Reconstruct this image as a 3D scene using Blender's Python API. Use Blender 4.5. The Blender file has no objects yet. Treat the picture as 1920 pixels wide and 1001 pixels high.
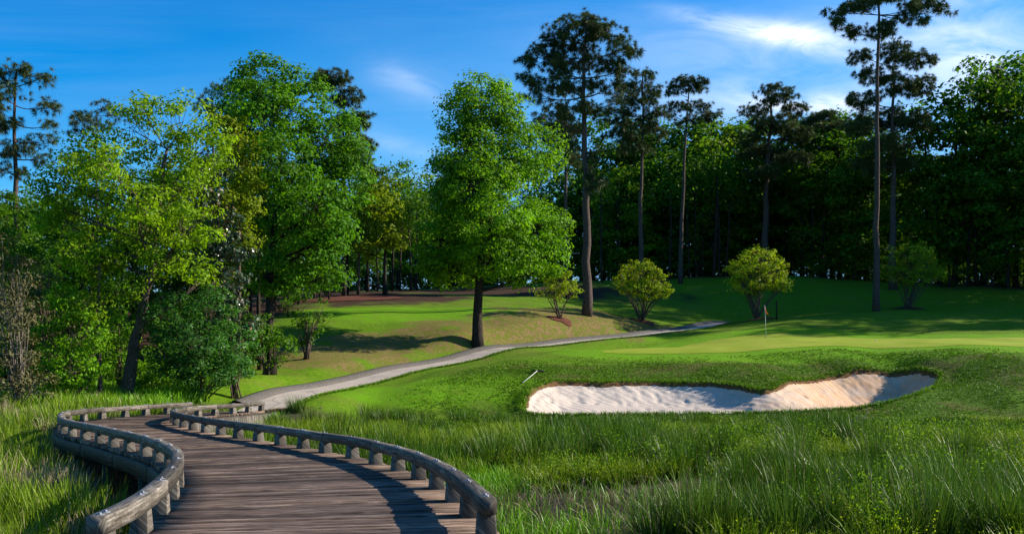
import bpy, math, random
import numpy as np
R = np.random.RandomState(7)
random.seed(7)
S = bpy.context.scene
COL = S.collection
F, H0, CZ = 1840.0, 665.0, 3.0      # focal length in photo pixels, eye-level row, eye height
def W(px, py, Y):                    # photo pixel seen at distance Y -> world point
    return np.array([(px-960)/F*Y, Y, CZ+(H0-py)*Y/F])
def rad(d): return math.radians(d)

# ------------------------------------------------------------------ mesh helpers
def mesh(name, V, tris=None, quads=None, mat=None, smooth=False, attrs=None, uv=None, parent=None, matidx=None):
    me = bpy.data.meshes.new(name)
    V = np.asarray(V, dtype=np.float32).reshape(-1, 3)
    me.vertices.add(len(V)); me.vertices.foreach_set('co', V.ravel())
    loops = []; starts = []; tot = 0; n = 0
    if quads is not None and len(quads):
        q = np.asarray(quads, dtype=np.int32).reshape(-1, 4); loops.append(q.ravel())
        starts.append(np.arange(len(q))*4); tot += q.size; n += len(q)
    if tris is not None and len(tris):
        t = np.asarray(tris, dtype=np.int32).reshape(-1, 3); loops.append(t.ravel())
        starts.append(tot+np.arange(len(t))*3); tot += t.size; n += len(t)
    L = np.concatenate(loops)
    me.loops.add(tot); me.loops.foreach_set('vertex_index', L)
    me.polygons.add(n); me.polygons.foreach_set('loop_start', np.concatenate(starts).astype(np.int32))
    if smooth: me.polygons.foreach_set('use_smooth', np.ones(n, dtype=bool))
    me.update(calc_edges=True)
    if attrs:
        for k, a in attrs.items():
            a = np.asarray(a, dtype=np.float32)
            if a.ndim == 1:
                at = me.attributes.new(k, 'FLOAT', 'POINT'); at.data.foreach_set('value', a)
            else:
                at = me.attributes.new(k, 'FLOAT_VECTOR', 'POINT'); at.data.foreach_set('vector', a.ravel())
    if mat is not None:
        for m in (mat if isinstance(mat, (list, tuple)) else [mat]): me.materials.append(m)
    if matidx is not None: me.polygons.foreach_set('material_index', np.asarray(matidx, dtype=np.int32))
    o = bpy.data.objects.new(name, me); COL.objects.link(o)
    if parent is not None: o.parent = parent
    return o
def tag(o, label=None, cat=None, group=None, kind=None):
    if label: o['label'] = label
    if cat: o['category'] = cat
    if group: o['group'] = group
    if kind: o['kind'] = kind
    return o
def thing(name, loc, label, cat, group=None):
    o = bpy.data.objects.new(name, None); COL.objects.link(o); o.location = [float(c) for c in loc]
    o.empty_display_size = 0.3
    return tag(o, label, cat, group)
def copy_thing(o, loc, rz=0, sc=(1, 1, 1), label=None, group=None):
    c = o.copy(); COL.objects.link(c); c.location = [float(v) for v in loc]; c.rotation_euler = (0, 0, rz); c.scale = sc
    for ch in list(o.children):
        d = ch.copy(); COL.objects.link(d); d.parent = c
    if label: c['label'] = label
    if group: c['group'] = group
    return c
class MB:                            # collects boxes and tubes into one mesh
    def __init__(s): s.V = []; s.Q = []; s.T = []; s.n = 0; s.uv = []; s.mi = 0; s.qm = []; s.tm = []
    def add(s, V, Q=None, T=None, uv=None):
        V = np.asarray(V, float).reshape(-1, 3)
        if Q is not None and len(Q): s.Q.append(np.asarray(Q)+s.n); s.qm += [s.mi]*len(Q)
        if T is not None and len(T): s.T.append(np.asarray(T)+s.n); s.tm += [s.mi]*len(T)
        s.V.append(V); s.n += len(V)
        s.uv.append(np.zeros((len(V), 3)) if uv is None else np.asarray(uv, float))
    def tube(s, P, r, k=6, cap=True):
        P = np.asarray(P, float); r = np.broadcast_to(np.asarray(r, float), (len(P),))
        T = np.gradient(P, axis=0); T /= np.linalg.norm(T, axis=1)[:, None]+1e-9
        ref = np.array([0.31, 0.95, 0.05]) if abs(T[:, 2]).mean() > .5 else np.array([0.02, 0.05, 1.])
        U = np.cross(T, ref); U /= np.linalg.norm(U, axis=1)[:, None]+1e-9; Vv = np.cross(T, U)
        a = np.arange(k)*2*math.pi/k
        V = P[:, None]+r[:, None, None]*(np.cos(a)[None, :, None]*U[:, None]+np.sin(a)[None, :, None]*Vv[:, None])
        m = len(P); i = np.arange(m-1)[:, None]*k; j = np.arange(k)[None]; j2 = (j+1) % k
        Q = np.stack([i+j, i+j2, i+k+j2, i+k+j], -1).reshape(-1, 4)
        T_ = []
        V = V.reshape(-1, 3)
        if cap:
            V = np.concatenate([V, P[:1], P[-1:]]); c0 = m*k; c1 = c0+1
            for q in range(k):
                T_.append((c0, (q+1) % k, q)); T_.append((c1, (m-1)*k+q, (m-1)*k+(q+1) % k))
        s.add(V, Q, T_ if T_ else None)
    def box(s, c, ax, ay, az, taper=1.0, uv=None, tapery=1.0):   # half-extent vectors; top scaled by taper
        c = np.asarray(c, float); ax, ay, az = [np.asarray(v, float) for v in (ax, ay, az)]
        V = []
        for z, t, ty in ((-1, 1, 1), (1, taper, tapery)):
            for x, y in ((-1, -1), (1, -1), (1, 1), (-1, 1)): V.append(c+x*t*ax+y*ty*ay+z*az)
        s.add(V, [(3, 2, 1, 0), (4, 5, 6, 7), (0, 1, 5, 4), (1, 2, 6, 5), (2, 3, 7, 6), (3, 0, 4, 7)], uv=uv)
    def build(s, name, mat, parent=None, smooth=False, bevel=0, uvattr=False):
        o = mesh(name, np.concatenate(s.V), np.concatenate(s.T) if s.T else None, np.concatenate(s.Q) if s.Q else None,
                 mat, smooth, parent=parent, attrs={'grain': np.concatenate(s.uv)} if uvattr else None, matidx=s.qm+s.tm)
        if bevel:
            b = o.modifiers.new('bevel', 'BEVEL'); b.width = bevel; b.segments = 2; b.limit_method = 'ANGLE'
        return o

# ------------------------------------------------------------------ materials
class N:
    def __init__(s, name):
        s.m = bpy.data.materials.new(name); s.m.use_nodes = True; s.t = s.m.node_tree; s.t.nodes.clear()
        s.out = s.t.nodes.new('ShaderNodeOutputMaterial')
    def n(s, typ, ins=None, **kw):
        x = s.t.nodes.new('ShaderNode'+typ)
        for k, v in kw.items(): setattr(x, k, v)
        if ins:
            for k, v in ins.items(): s.set(x.inputs[k], v)
        return x
    def set(s, inp, v):
        if isinstance(v, bpy.types.NodeSocket): s.t.links.new(v, inp)
        elif isinstance(v, bpy.types.Node): s.t.links.new(v.outputs[0], inp)
        else:
            if inp.type == 'RGBA' and len(v) == 3: v = (*v, 1)
            inp.default_value = v
    def noise(s, vec, scale, detail=4, rough=.55, dist=0): return s.n('TexNoise', {'Vector': vec, 'Scale': scale, 'Detail': detail, 'Roughness': rough, 'Distortion': dist}).outputs[0]
    def ramp(s, fac, *stops):
        r = s.n('ValToRGB', {'Fac': fac}); e = r.color_ramp.elements
        while len(e) < len(stops): e.new(.5)
        for q, (p, c) in zip(e, stops):
            q.position = p; q.color = (c, c, c, 1) if isinstance(c, (int, float)) else (*c, 1)
        return r.outputs[0]
    def mix(s, f, a, b, mode='MIX'):
        x = s.n('Mix', data_type='RGBA', blend_type=mode); s.set(x.inputs[0], f); s.set(x.inputs[6], a); s.set(x.inputs[7], b); return x.outputs[2]
    def math(s, op, a, b=0.0): 
        x = s.n('Math', operation=op); s.set(x.inputs[0], a); s.set(x.inputs[1], b); return x.outputs[0]
    def attr(s, nm): return s.n('Attribute', attribute_name=nm)
    def pos(s, sc=(1, 1, 1)):
        g = s.n('NewGeometry'); return s.n('VectorMath', {0: g.outputs['Position'], 1: sc}, operation='MULTIPLY').outputs[0]
    def bump(s, h, strength=.5, dist=.05, normal=None):
        d = {'Height': h, 'Strength': strength, 'Distance': dist}
        if normal is not None: d['Normal'] = normal
        return s.n('Bump', d).outputs[0]
    def finish(s, base, rough=.8, normal=None, spec=.3, **kw):
        d = {'Base Color': base, 'Roughness': rough, 'Specular IOR Level': spec}
        if normal is not None: d['Normal'] = normal
        d.update(kw)
        p = s.n('BsdfPrincipled', d); s.t.links.new(p.outputs[0], s.out.inputs[0]); return s.m

def leaf_mat(name, dark, light, rough=.6, trans=.48, spec=.15, tint=1.0, odd=None):
    n = N(name); a = n.attr('rnd').outputs['Fac']
    c = n.mix(a, dark, light)
    big = n.ramp(n.noise(n.pos(), .35, 3), (.3, .72), (.7, 1.22))
    c = n.mix(1.0, c, big, 'MULTIPLY')
    if odd: c = n.mix(n.ramp(a, (.9, 0.0), (.92, 1.0)), c, odd)
    p = n.n('BsdfPrincipled', {'Base Color': c, 'Roughness': rough, 'Specular IOR Level': spec})
    tc = n.mix(1.0, c, (1.25*tint, 1.25*tint, .45), 'MULTIPLY')
    t = n.n('BsdfTranslucent', {'Color': tc})
    mx = n.n('MixShader', {0: trans, 1: p, 2: t}); n.t.links.new(mx.outputs[0], n.out.inputs[0]); return n.m
def bark_mat(name, a, b, sc=(3, 3, .6)):
    n = N(name); v = n.pos(sc); f = n.noise(v, 6, 6, .65); f2 = n.noise(n.pos(), 1.2, 2)
    c = n.mix(n.ramp(f, (.35, 0.0), (.65, 1.0)), a, b); c = n.mix(n.math('MULTIPLY', f2, .4), c, (b[0]*.6, b[1]*.6, b[2]*.6))
    return n.finish(c, .9, n.bump(f, .9, .08), .1)
M = {}
M['oak_leaf'] = leaf_mat('oak_leaf', (.060, .17, .004), (.19, .38, .010))
M['oak_dark'] = leaf_mat('deep_green_leaf', (.034, .12, .004), (.115, .28, .009))
M['lime_leaf'] = leaf_mat('lime_leaf', (.11, .21, .003), (.26, .42, .008))
M['yellow_leaf'] = leaf_mat('yellow_green_leaf', (.13, .20, .005), (.27, .34, .010))
M['forest_leaf'] = leaf_mat('forest_leaf', (.034, .10, .005), (.10, .22, .010))
M['forest_lime'] = leaf_mat('forest_lime_leaf', (.07, .14, .004), (.16, .27, .009))
M['gloss_leaf'] = leaf_mat('glossy_magnolia_leaf', (.018, .042, .012), (.045, .075, .026), rough=.33, trans=.05, spec=.5, odd=(.20, .12, .06))
M['bush_leaf'] = leaf_mat('bush_leaf', (.030, .11, .018), (.085, .22, .035), rough=.45)
M['dry_leaf'] = leaf_mat('dry_leaf', (.055, .07, .018), (.15, .125, .05), trans=.15)
M['myrtle_leaf'] = leaf_mat('myrtle_leaf', (.16, .25, .005), (.34, .46, .014), odd=(.24, .13, .03))
M['needle'] = leaf_mat('pine_needle', (.026, .055, .014), (.095, .13, .032), rough=.5, trans=.12, tint=.9, odd=(.13, .075, .03))
M['pine_bark'] = bark_mat('pine_bark', (.028, .021, .018), (.14, .098, .080), (3, 3, .9))
M['bark'] = bark_mat('bark', (.028, .020, .015), (.17, .125, .09))
M['dark_bark'] = bark_mat('dark_bark', (.012, .010, .008), (.060, .044, .033))
M['pale_bark'] = bark_mat('pale_bark', (.09, .07, .055), (.30, .25, .20))

def wood_mat(name, c_dark, c_mid, c_light, ring=True, fleck=.5, bs=.15, var=(.5, 1.5)):
    n = N(name); g = n.attr('grain').outputs['Vector']
    v = n.n('VectorMath', {0: g, 1: (1.0, 14.0, 14.0)}, operation='MULTIPLY').outputs[0]
    f = n.noise(v, 2.2, 7, .62, .6)
    v2 = n.n('VectorMath', {0: g, 1: (.5, .5, .5)}, operation='MULTIPLY').outputs[0]
    board = n.n('TexWhiteNoise', {'W': n.n('SeparateXYZ', {0: g}).outputs[2]}, noise_dimensions='1D').outputs[0]
    c = n.mix(n.ramp(f, (.34, 0.0), (.56, 1.0)), c_dark, c_mid)
    c = n.mix(n.ramp(f, (.55, 0.0), (.8, 1.0)), c, c_light)
    c = n.mix(1.0, c, n.ramp(board, (0.0, var[0]), (1.0, var[1])), 'MULTIPLY')
    blot = n.noise(n.pos(), 1.3, 4)
    c = n.mix(1.0, c, n.ramp(blot, (.3, .7), (.7, 1.2)), 'MULTIPLY')
    h = f
    if ring:
        w = n.n('TexWave', {'Vector': n.n('VectorMath', {0: g, 1: (.35, 1.6, 1.6)}, operation='MULTIPLY').outputs[0], 'Scale': 7.0, 'Distortion': 9.0, 'Detail': 3.0, 'Detail Scale': .7}, wave_type='RINGS').outputs['Fac'] if False else n.n('TexWave', {'Vector': n.n('VectorMath', {0: g, 1: (.9, 4, 4)}, operation='MULTIPLY').outputs[0], 'Scale': 3.0, 'Distortion': 11.0, 'Detail': 3.0, 'Detail Scale': .8}).outputs['Fac']
        c = n.mix(n.ramp(w, (.0, .40 if bs < .5 else .55), (.16, 0.0)), c, c_dark)
        h = n.math('ADD', n.math('MULTIPLY', f, .6), n.math('MULTIPLY', w, .4))
    return n.finish(c, .72, n.bump(h, bs, .015), .2)
M['deck_wood'] = wood_mat('deck_wood', (.026, .014, .009), (.135, .090, .064), (.36, .275, .215), ring=False, bs=.8, var=(.22, 1.9))
M['rail_wood'] = wood_mat('rail_wood', (.030, .024, .018), (.145, .122, .096), (.33, .30, .255))
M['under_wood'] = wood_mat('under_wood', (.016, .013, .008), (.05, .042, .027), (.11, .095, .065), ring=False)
n = N('galvanised_metal'); M['metal'] = n.finish((.20, .21, .23), .6, None, .3, Metallic=.2)

# ------------------------------------------------------------------ terrain
ctl = []
def G(px, py, Y): p = W(px, py, Y); ctl.append(tuple(p))
def A(x, y, z): ctl.append((x, y, z))
for p in [(520,757,42),(600,735,48),(700,710,54),(800,688,59),(900,668,63),(1000,652,67),(1100,641,71),(1200,631,75),(1300,620,80),(1400,609,86),
          (1010,778,43),(1200,780,43),(1400,779,43),(1550,776,43.5),(1700,752,45),
          (998,738,46),(1060,719,48.5),(1150,721,49),(1250,721,49.5),(1350,722,49),(1440,736,46.8),(1500,720,50),(1580,704,53),(1680,706,53.5),(1757,712,51),(1765,730,48),
          (1440,700,50.5),(1440,672,55),(1200,700,52),(1200,675,55),(1200,661,57.5),(1000,700,50),(1000,672,55),(900,700,50),(800,735,46),(700,755,45),(850,690,54),(1050,655,61),
          (1300,650,62),(1436,634,68),(1436,652,58),(1600,650,57.5),(1600,640,63),(1600,628,70),(1750,644,58),(1900,652,56),(1900,640,61),(1900,620,70),(1900,680,51),(1900,735,45),(1750,680,53.5),(1600,680,54),
          (1350,622,74),(1500,607,75),(1450,602,78),(1600,596,79),(1750,602,77),(1900,600,78),
          (660,775,43),(850,773,43),(950,760,44.5),(1900,770,43),(2100,730,45),
          (420,742,42),(500,728,45),(560,712,48),(500,700,52),(600,680,56),(700,670,60),(600,650,61),(700,640,65),(800,640,65),(895,626,66),(950,640,67),(1000,625,70),
          (600,610,68),(700,600,71),(800,598,72),(1000,598,73),(700,580,76),(850,577,78),(1000,576,80),(1050,600,75),(1100,592,78),(1150,595,80),(1203,603,82),(1250,610,82),
          (650,560,86),(560,575,80),(750,548,94),(850,550,96),(1000,545,98),(1100,532,104),
          (1300,588,90),(1300,560,98),(1270,527,107),(1450,515,111),(1420,596,82),(1643,584,85),(1700,579,88),(1600,526,108),(1600,555,97),(1800,560,96),(1900,538,102),(1500,565,96),(1456,600,80),
          (240,748,42),(100,755,40),(0,760,37),(380,735,43),(500,705,52),(400,680,58),(250,690,58),(50,700,55)]: G(*p)
# marsh, low and flat
for x, y in [(-3,12),(2,12),(8,12),(15,12),(25,14),(0,18),(8,18),(18,18),(30,20),(-2,25),(6,25),(15,25),(28,28),(-4,32),(3,33),(12,33),(24,34),(34,36),(-3,38),(4,39),(12,40),(20,40),(-8,20),(-6,12),(-7,27),(45,30),(0,2),(12,2),(-10,2)]: A(x, y, .0)
for x, y in [(-8,11),(-12,14),(-14,20),(-17,26),(-15,6),(-22,12)]: A(x, y, .35)
for x, y in [(-26,28),(-22,34),(-30,20)]: A(x, y, .9)
for x, y, z in [(-30,70,5),(-25,90,8),(-40,50,3),(-50,90,8),(-20,110,10),(0,120,11.5),(20,122,12),(45,118,11.5),(60,100,9),(60,80,6.5),(55,60,4.5),(50,45,2.0),(70,60,4),(80,100,9),(-60,60,5),(-60,30,2)]: A(x, y, z)
ctl = np.array(ctl)
_P = ctl[:, :2]/50.0
def _U(r2): return np.where(r2 > 1e-12, .5*r2*np.log(np.maximum(r2, 1e-12)), 0)
_n = len(_P); _K = _U(((_P[:, None]-_P[None])**2).sum(-1))+np.eye(_n)*2e-4
_B = np.concatenate([np.ones((_n, 1)), _P], 1)
_sol = np.linalg.solve(np.block([[_K, _B], [_B.T, np.zeros((3, 3))]]), np.concatenate([ctl[:, 2], np.zeros(3)]))
def sstep(a, b, x): t = np.clip((x-a)/(b-a), 0, 1); return t*t*(3-2*t)
def vnoise(x, y, s, seed=0):        # smooth value noise, -1..1
    x = x/s; y = y/s; xi = np.floor(x).astype(int); yi = np.floor(y).astype(int); fx = x-xi; fy = y-yi
    fx = fx*fx*(3-2*fx); fy = fy*fy*(3-2*fy)
    def h(a, b):
        v = np.sin(a*127.1+b*311.7+seed*74.7)*43758.5453; return (v-np.floor(v))*2-1
    return (h(xi, yi)*(1-fx)+h(xi+1, yi)*fx)*(1-fy)+(h(xi, yi+1)*(1-fx)+h(xi+1, yi+1)*fx)*fy
def base_z(x, y):
    x = np.atleast_1d(np.asarray(x, float)); y = np.atleast_1d(np.asarray(y, float)); sh = x.shape
    X = np.clip(x.ravel(), -70, 90)/50.; Yv = np.clip(y.ravel(), -10, 122)/50.; out = np.empty(X.size)
    for i in range(0, X.size, 20000):
        a = X[i:i+20000]; b = Yv[i:i+20000]
        r2 = (a[:, None]-_P[None, :, 0])**2+(b[:, None]-_P[None, :, 1])**2
        out[i:i+20000] = _U(r2)@_sol[:_n]+_sol[_n]+_sol[_n+1]*a+_sol[_n+2]*b
    z = out.reshape(sh)
    fall = sstep(120, 175, y); z = z*(1-fall)+2.0*fall
    fx = sstep(70, 140, np.abs(x-5)); z = z*(1-fx)+3*fx*np.ones_like(z)
    low = sstep(44, 38, y)*sstep(-14, -9, x)
    z = z+.05*vnoise(x, y, 1.9)+.07*vnoise(x, y, 4.5, 3)
    near = sstep(42, 37, y)*sstep(-13, -8, x); z = z*(1-near)+near*(np.clip(z, -.12, .22)+.08*vnoise(x, y, 1.1, 9))
    return z

# bunker outline in world metres
def poly(pts, k=6, noise=0, seed=1):
    P = np.array([W(*p)[:2] for p in pts]); m = len(P); out = []
    for i in range(m):
        p0, p1, p2, p3 = P[i-1], P[i], P[(i+1) % m], P[(i+2) % m]
        for t in np.arange(k)/k:
            out.append(.5*((2*p1)+(-p0+p2)*t+(2*p0-5*p1+4*p2-p3)*t*t+(-p0+3*p1-3*p2+p3)*t**3))
    out = np.array(out)
    if noise:
        out = out+noise*np.stack([vnoise(out[:, 0], out[:, 1], .5, seed), vnoise(out[:, 0], out[:, 1], .5, seed+5)], 1)
    return out
def inside_sd(x, y, P):             # signed distance, positive inside
    x = np.asarray(x, float).ravel(); y = np.asarray(y, float).ravel()
    A_ = P; B_ = np.roll(P, -1, 0); d = np.full(x.size, 1e9); ins = np.zeros(x.size, bool)
    for a, b in zip(A_, B_):
        e = b-a; t = np.clip(((x-a[0])*e[0]+(y-a[1])*e[1])/(e@e+1e-12), 0, 1)
        d = np.minimum(d, (x-a[0]-t*e[0])**2+(y-a[1]-t*e[1])**2)
        c = (a[1] > y) != (b[1] > y)
        with np.errstate(divide='ignore', invalid='ignore'):
            ins ^= c & (x < (b[0]-a[0])*(y-a[1])/(b[1]-a[1]+1e-15)+a[0])
    return np.where(ins, 1, -1)*np.sqrt(d)
BUNK = poly([(988,765,43.6),(996,738,46),(1025,724,47.8),(1060,720,48.5),(1150,721,49),(1250,721,49.5),(1350,723,49),(1400,732,47.6),(1440,736,46.8),(1480,725,49),(1530,712,51.5),(1580,704,53),(1640,705,53.5),(1700,707,53.5),(1750,711,52),(1757,716,50.5),(1735,732,48),(1700,746,45.8),(1620,765,44.2),(1500,775,43.5),(1400,777,43.2),(1200,779,43),(1050,777,43)], 6, .09)
def bunker_cut(x, y, sd):
    right = sstep(12, 19, x)
    return .10+(.42+.45*right)*sstep(0, 1.7, sd)+.10*sstep(0, .25, sd)
def ground_z(x, y):
    x = np.atleast_1d(np.asarray(x, float)); y = np.atleast_1d(np.asarray(y, float)); z = _gz0(x, y)
    X, Y_ = x.ravel(), y.ravel(); near = np.where((Y_ > 38) & (Y_ < 96) & (X > -18) & (X < 32))[0]
    if len(near) and PCZ is not None:
        zr = z.ravel().copy(); d = np.full(len(near), 1e9); ii = np.zeros(len(near), int)
        for k_, a in enumerate(PC):
            q_ = (X[near]-a[0])**2+(Y_[near]-a[1])**2; m = q_ < d; d[m] = q_[m]; ii[m] = k_
        d = np.sqrt(d); t = sstep(1.5, 3.6, d); zr[near] = PCZ[ii]*(1-t)+zr[near]*t; z = zr.reshape(z.shape)
    return z
PCZ = None
def _gz0(x, y):
    x = np.atleast_1d(np.asarray(x, float)); y = np.atleast_1d(np.asarray(y, float))
    z = base_z(x, y); m = (x > -1) & (x < 26) & (y > 41) & (y < 56)
    if m.any():
        sd = inside_sd(x[m], y[m], BUNK); xm, ym = x[m], y[m]
        lip = .10*np.exp(-((sd+.25)/.3)**2)
        z[m] = z[m]+np.where(sd < 0, lip, -bunker_cut(xm, ym, sd)-.22*sstep(0, .12, sd))
    return z
def gz(x, y): return float(ground_z([x], [y])[0])

PATHC = np.array([W(*p)[:2] for p in [(455,768,38.0),(505,757,41),(600,735,47.5),(700,710,53.5),(800,688,58.5),(900,669,63),(1000,653,67),(1100,642,71),(1200,631.5,75),(1300,620,80),(1400,609,86)]])
def smooth_curve(P, step):
    P = np.asarray(P, float); out = []
    for i in range(len(P)-1):
        p0 = P[max(i-1, 0)]; p1 = P[i]; p2 = P[i+1]; p3 = P[min(i+2, len(P)-1)]
        for t in np.arange(12)/12: out.append(.5*((2*p1)+(-p0+p2)*t+(2*p0-5*p1+4*p2-p3)*t*t+(-p0+3*p1-3*p2+p3)*t**3))
    out.append(P[-1]); out = np.array(out)
    for _ in range(6): out[1:-1] = .25*out[:-2]+.5*out[1:-1]+.25*out[2:]
    s = np.concatenate([[0], np.cumsum(np.linalg.norm(np.diff(out, axis=0), axis=1))])
    k = max(2, int(round(s[-1]/step))+1); t = np.linspace(0, s[-1], k)
    return np.stack([np.interp(t, s, out[:, c]) for c in range(out.shape[1])], 1), t
PC, PS = smooth_curve(PATHC, .4)
_pz = _gz0(PC[:, 0], PC[:, 1]); _pz = np.convolve(np.pad(_pz, 5, mode='edge'), np.ones(11)/11, 'valid'); PCZ = _pz-.0
def dist_path(x, y):
    d = np.full(np.size(x), 1e9); X = np.ravel(x); Y_ = np.ravel(y)
    for a in PC[::2]: d = np.minimum(d, (X-a[0])**2+(Y_-a[1])**2)
    return np.sqrt(d).reshape(np.shape(x))
GREEN = poly([(1130,659,58),(1250,662,57),(1400,657,57),(1550,650,58),(1700,650,57),(1900,650,57),(2050,650,57),(2050,630,63),(1850,632,65),(1650,634,67.5),(1540,634,69.5),(1430,632,70.5),(1330,636,69),(1250,643,65.5),(1170,652,61)], 8)

def axis(segs):
    out = []
    for a, b, st in segs: out.append(np.arange(a, b, st))
    return np.concatenate(out+[[segs[-1][1]]])
gx = axis([(-3000,-600,400),(-600,-100,50),(-100,-40,5),(-40,-22,1),(-22,-1,.32),(-1,25,.17),(25,48,.4),(48,100,3),(100,600,50),(600,3000,400)])
gy = axis([(-3000,-500,400),(-500,-40,40),(-40,4,3),(4,41,.45),(41,56,.15),(56,86,.3),(86,125,.6),(125,200,6),(200,600,50),(600,4000,500)])
GX, GY = np.meshgrid(gx, gy); GZ = ground_z(GX, GY)
nx, ny = len(gx), len(gy)
i = np.arange(ny-1)[:, None]*nx; j = np.arange(nx-1)[None]
Q = np.stack([i+j, i+j+1, i+nx+j+1, i+nx+j], -1).reshape(-1, 4)
x, y = GX.ravel(), GY.ravel(); z = GZ.ravel()
pxx = 960+F*x/np.maximum(y, 1)
# material zones (what grows or lies there)
def blob(cx, cy, rx, ry, n=.35, s=2.0, seed=0):
    return sstep(1.25, .75, np.sqrt(((x-cx)/rx)**2+((y-cy)/ry)**2)+n*vnoise(x, y, s, seed)+.5*n*vnoise(x, y, s*.35, seed+1))
straw = np.zeros_like(x)
for px, Y, rx, ry in [(600,60,4.5,2.5),(700,64,5,2.2),(800,66,5,2.2),(930,69,6,2.5),(1000,72.5,4,2.5),(1040,72,4,2.5),(1080,76,6,4),(1160,80,5,3),(480,56,4,3),(560,57,5,1.6),(700,61,5,1.3)]:
    straw = np.maximum(straw, blob((px-960)/F*Y, Y, rx, ry, .45, 1.5, 3))
forest = np.maximum.reduce([sstep(106, 111, y+2*vnoise(x, y, 4, 6)), sstep(-15.5, -18.5, x+(y-50)*.06+1.2*vnoise(x, y, 2, 8)-np.where(y > 60, (y-60)*.10, 0))*sstep(30, 36, y),
                            blob(-12, 86, 8, 6, .3, 2, 5), blob(-8, 98, 22, 7, .25, 3, 7), sstep(99, 103, y+2*vnoise(x, y, 4, 6))*sstep(43, 47, x), sstep(52, 60, x)*sstep(70, 80, y)])
mud = sstep(41.5, 39.5, y+.5*vnoise(x, y, 1.5, 2))*sstep(-20, -16, x)
bsd = np.full(x.size, -99.0); mk = (x > -3) & (x < 28) & (y > 39) & (y < 58); bsd[mk] = inside_sd(x[mk], y[mk], BUNK)
gsd = np.full(x.size, -99.0); mk = (x > 0) & (x < 50) & (y > 50) & (y < 76); gsd[mk] = inside_sd(x[mk], y[mk], GREEN)
rough = np.maximum(sstep(-1.5, 1.2, bsd+4.6+1.6*vnoise(x, y, 2.6, 4))*sstep(-.3, -1.6, gsd), blob(1.5, 51, 4.5, 2.6, .5, 1.5, 12)*.55); rough *= sstep(41, 43, y)
fair = np.maximum(np.maximum(sstep(-3.5, -2.6, gsd+.3*vnoise(x, y, 3, 5)), blob(-3, 74, 15, 4.2, .1, 3, 9)), blob(-4.5, 47, 6.5, 3.2, .2, 2, 11))
zone = np.stack([rough, fair, straw], 1); zone2 = np.stack([forest, mud, np.clip(sstep(.2, 0, -bsd)+.6*sstep(-.25, .0, bsd+.35*vnoise(x, y, .7, 2)-.12), 0, 1)], 1)

n = N('turf'); za = n.n('SeparateXYZ', {0: n.attr('zone').outputs['Vector']}); zb = n.n('SeparateXYZ', {0: n.attr('zoneb').outputs['Vector']})
f1 = n.noise(n.pos((1, 1, 1)), 9, 6, .7); f2 = n.noise(n.pos(), .5, 4); f3 = n.noise(n.pos((1.2, 2.2, 2)), 3.2, 5, .7); f4 = n.noise(n.pos((1, 1.6, 1)), 24, 3, .7)
base = n.mix(n.ramp(f3, (.35, 0.0), (.65, 1.0)), (.06, .14, .004), (.15, .26, .008))
base = n.mix(n.ramp(f2, (.45, 0.0), (.7, .55)), base, (.17, .18, .028))
roughc = n.mix(n.ramp(f1, (.36, 0.0), (.62, 1.0)), (.022, .062, .003), (.105, .205, .008))
roughc = n.mix(n.ramp(f2, (.46, 0.0), (.62, .75)), roughc, n.mix(n.ramp(f1, (.4, 0.0), (.6, 1.0)), (.045, .042, .010), (.19, .16, .05)))
fairc = n.mix(n.ramp(f4, (.35, 0.0), (.65, 1.0)), (.10, .24, .003), (.15, .33, .006))
fairc = n.mix(n.ramp(n.noise(n.pos((1, 1.5, 1)), 1.1, 6, .7), (.46, 0.0), (.66, .6)), fairc, (.15, .20, .02))
strawc = n.mix(n.ramp(f1, (.35, 0.0), (.65, 1.0)), (.095, .055, .022), (.33, .21, .10))
strawc = n.mix(n.ramp(n.noise(n.pos((1, 1.8, 1)), 2.2, 7, .75), (.44, 0.0), (.54, .9)), strawc, (.12, .15, .012))
forc = n.mix(n.ramp(f1, (.35, 0.0), (.65, 1.0)), (.022, .013, .008), (.095, .052, .032))
mudc = n.mix(n.ramp(f1, (.35, 0.0), (.65, 1.0)), (.018, .015, .009), (.10, .085, .05))
c = n.mix(za.outputs[0], base, roughc); c = n.mix(za.outputs[1], c, fairc); c = n.mix(za.outputs[2], c, strawc)
c = n.mix(zb.outputs[0], c, forc); c = n.mix(zb.outputs[1], c, mudc)
c = n.mix(zb.outputs[2], c, n.mix(f1, (.10, .045, .018), (.30, .17, .08)))
hh = n.math('ADD', n.math('MULTIPLY', f1, n.math('ADD', n.math('MULTIPLY', za.outputs[0], .85), .25)), n.math('MULTIPLY', f4, .25))
M['turf'] = n.finish(c, .95, n.bump(hh, 1.0, .22), .08)
ground = mesh('ground', np.stack([x, y, z], 1), None, Q, M['turf'], True, attrs={'zone': zone, 'zoneb': zone2}); tag(ground, kind='structure')

# sand
sx = np.arange(-.6, 24.6, .09); sy = np.arange(41.8, 55.2, .09); SX, SY = np.meshgrid(sx, sy); a, b = SX.ravel(), SY.ravel()
sd = inside_sd(a, b, BUNK)
foot = np.zeros_like(a)
for _ in range(420):
    q = R.randint(len(a))
    if sd[q] < .3: continue
    foot += -.045*np.exp(-(((a-a[q])/.14)**2+((b-b[q])/.2)**2))+.02*np.exp(-(((a-a[q]-.2)/.16)**2+((b-b[q])/.22)**2))
zs = base_z(a, b)-bunker_cut(a, b, np.maximum(sd, 0))-.0+foot+.035*vnoise(a, b, .75, 3)*sstep(2.2, .5, sd)+.02*vnoise(a, b, 1.1, 6)+.03*vnoise(a, b, .22, 4)*sstep(2.5, .5, sd)+.012*np.sin(a*9+1.5*np.sin(b*2)+b*14)
keep = (sd > -.30).reshape(SX.shape); m_, n_ = SX.shape
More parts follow.
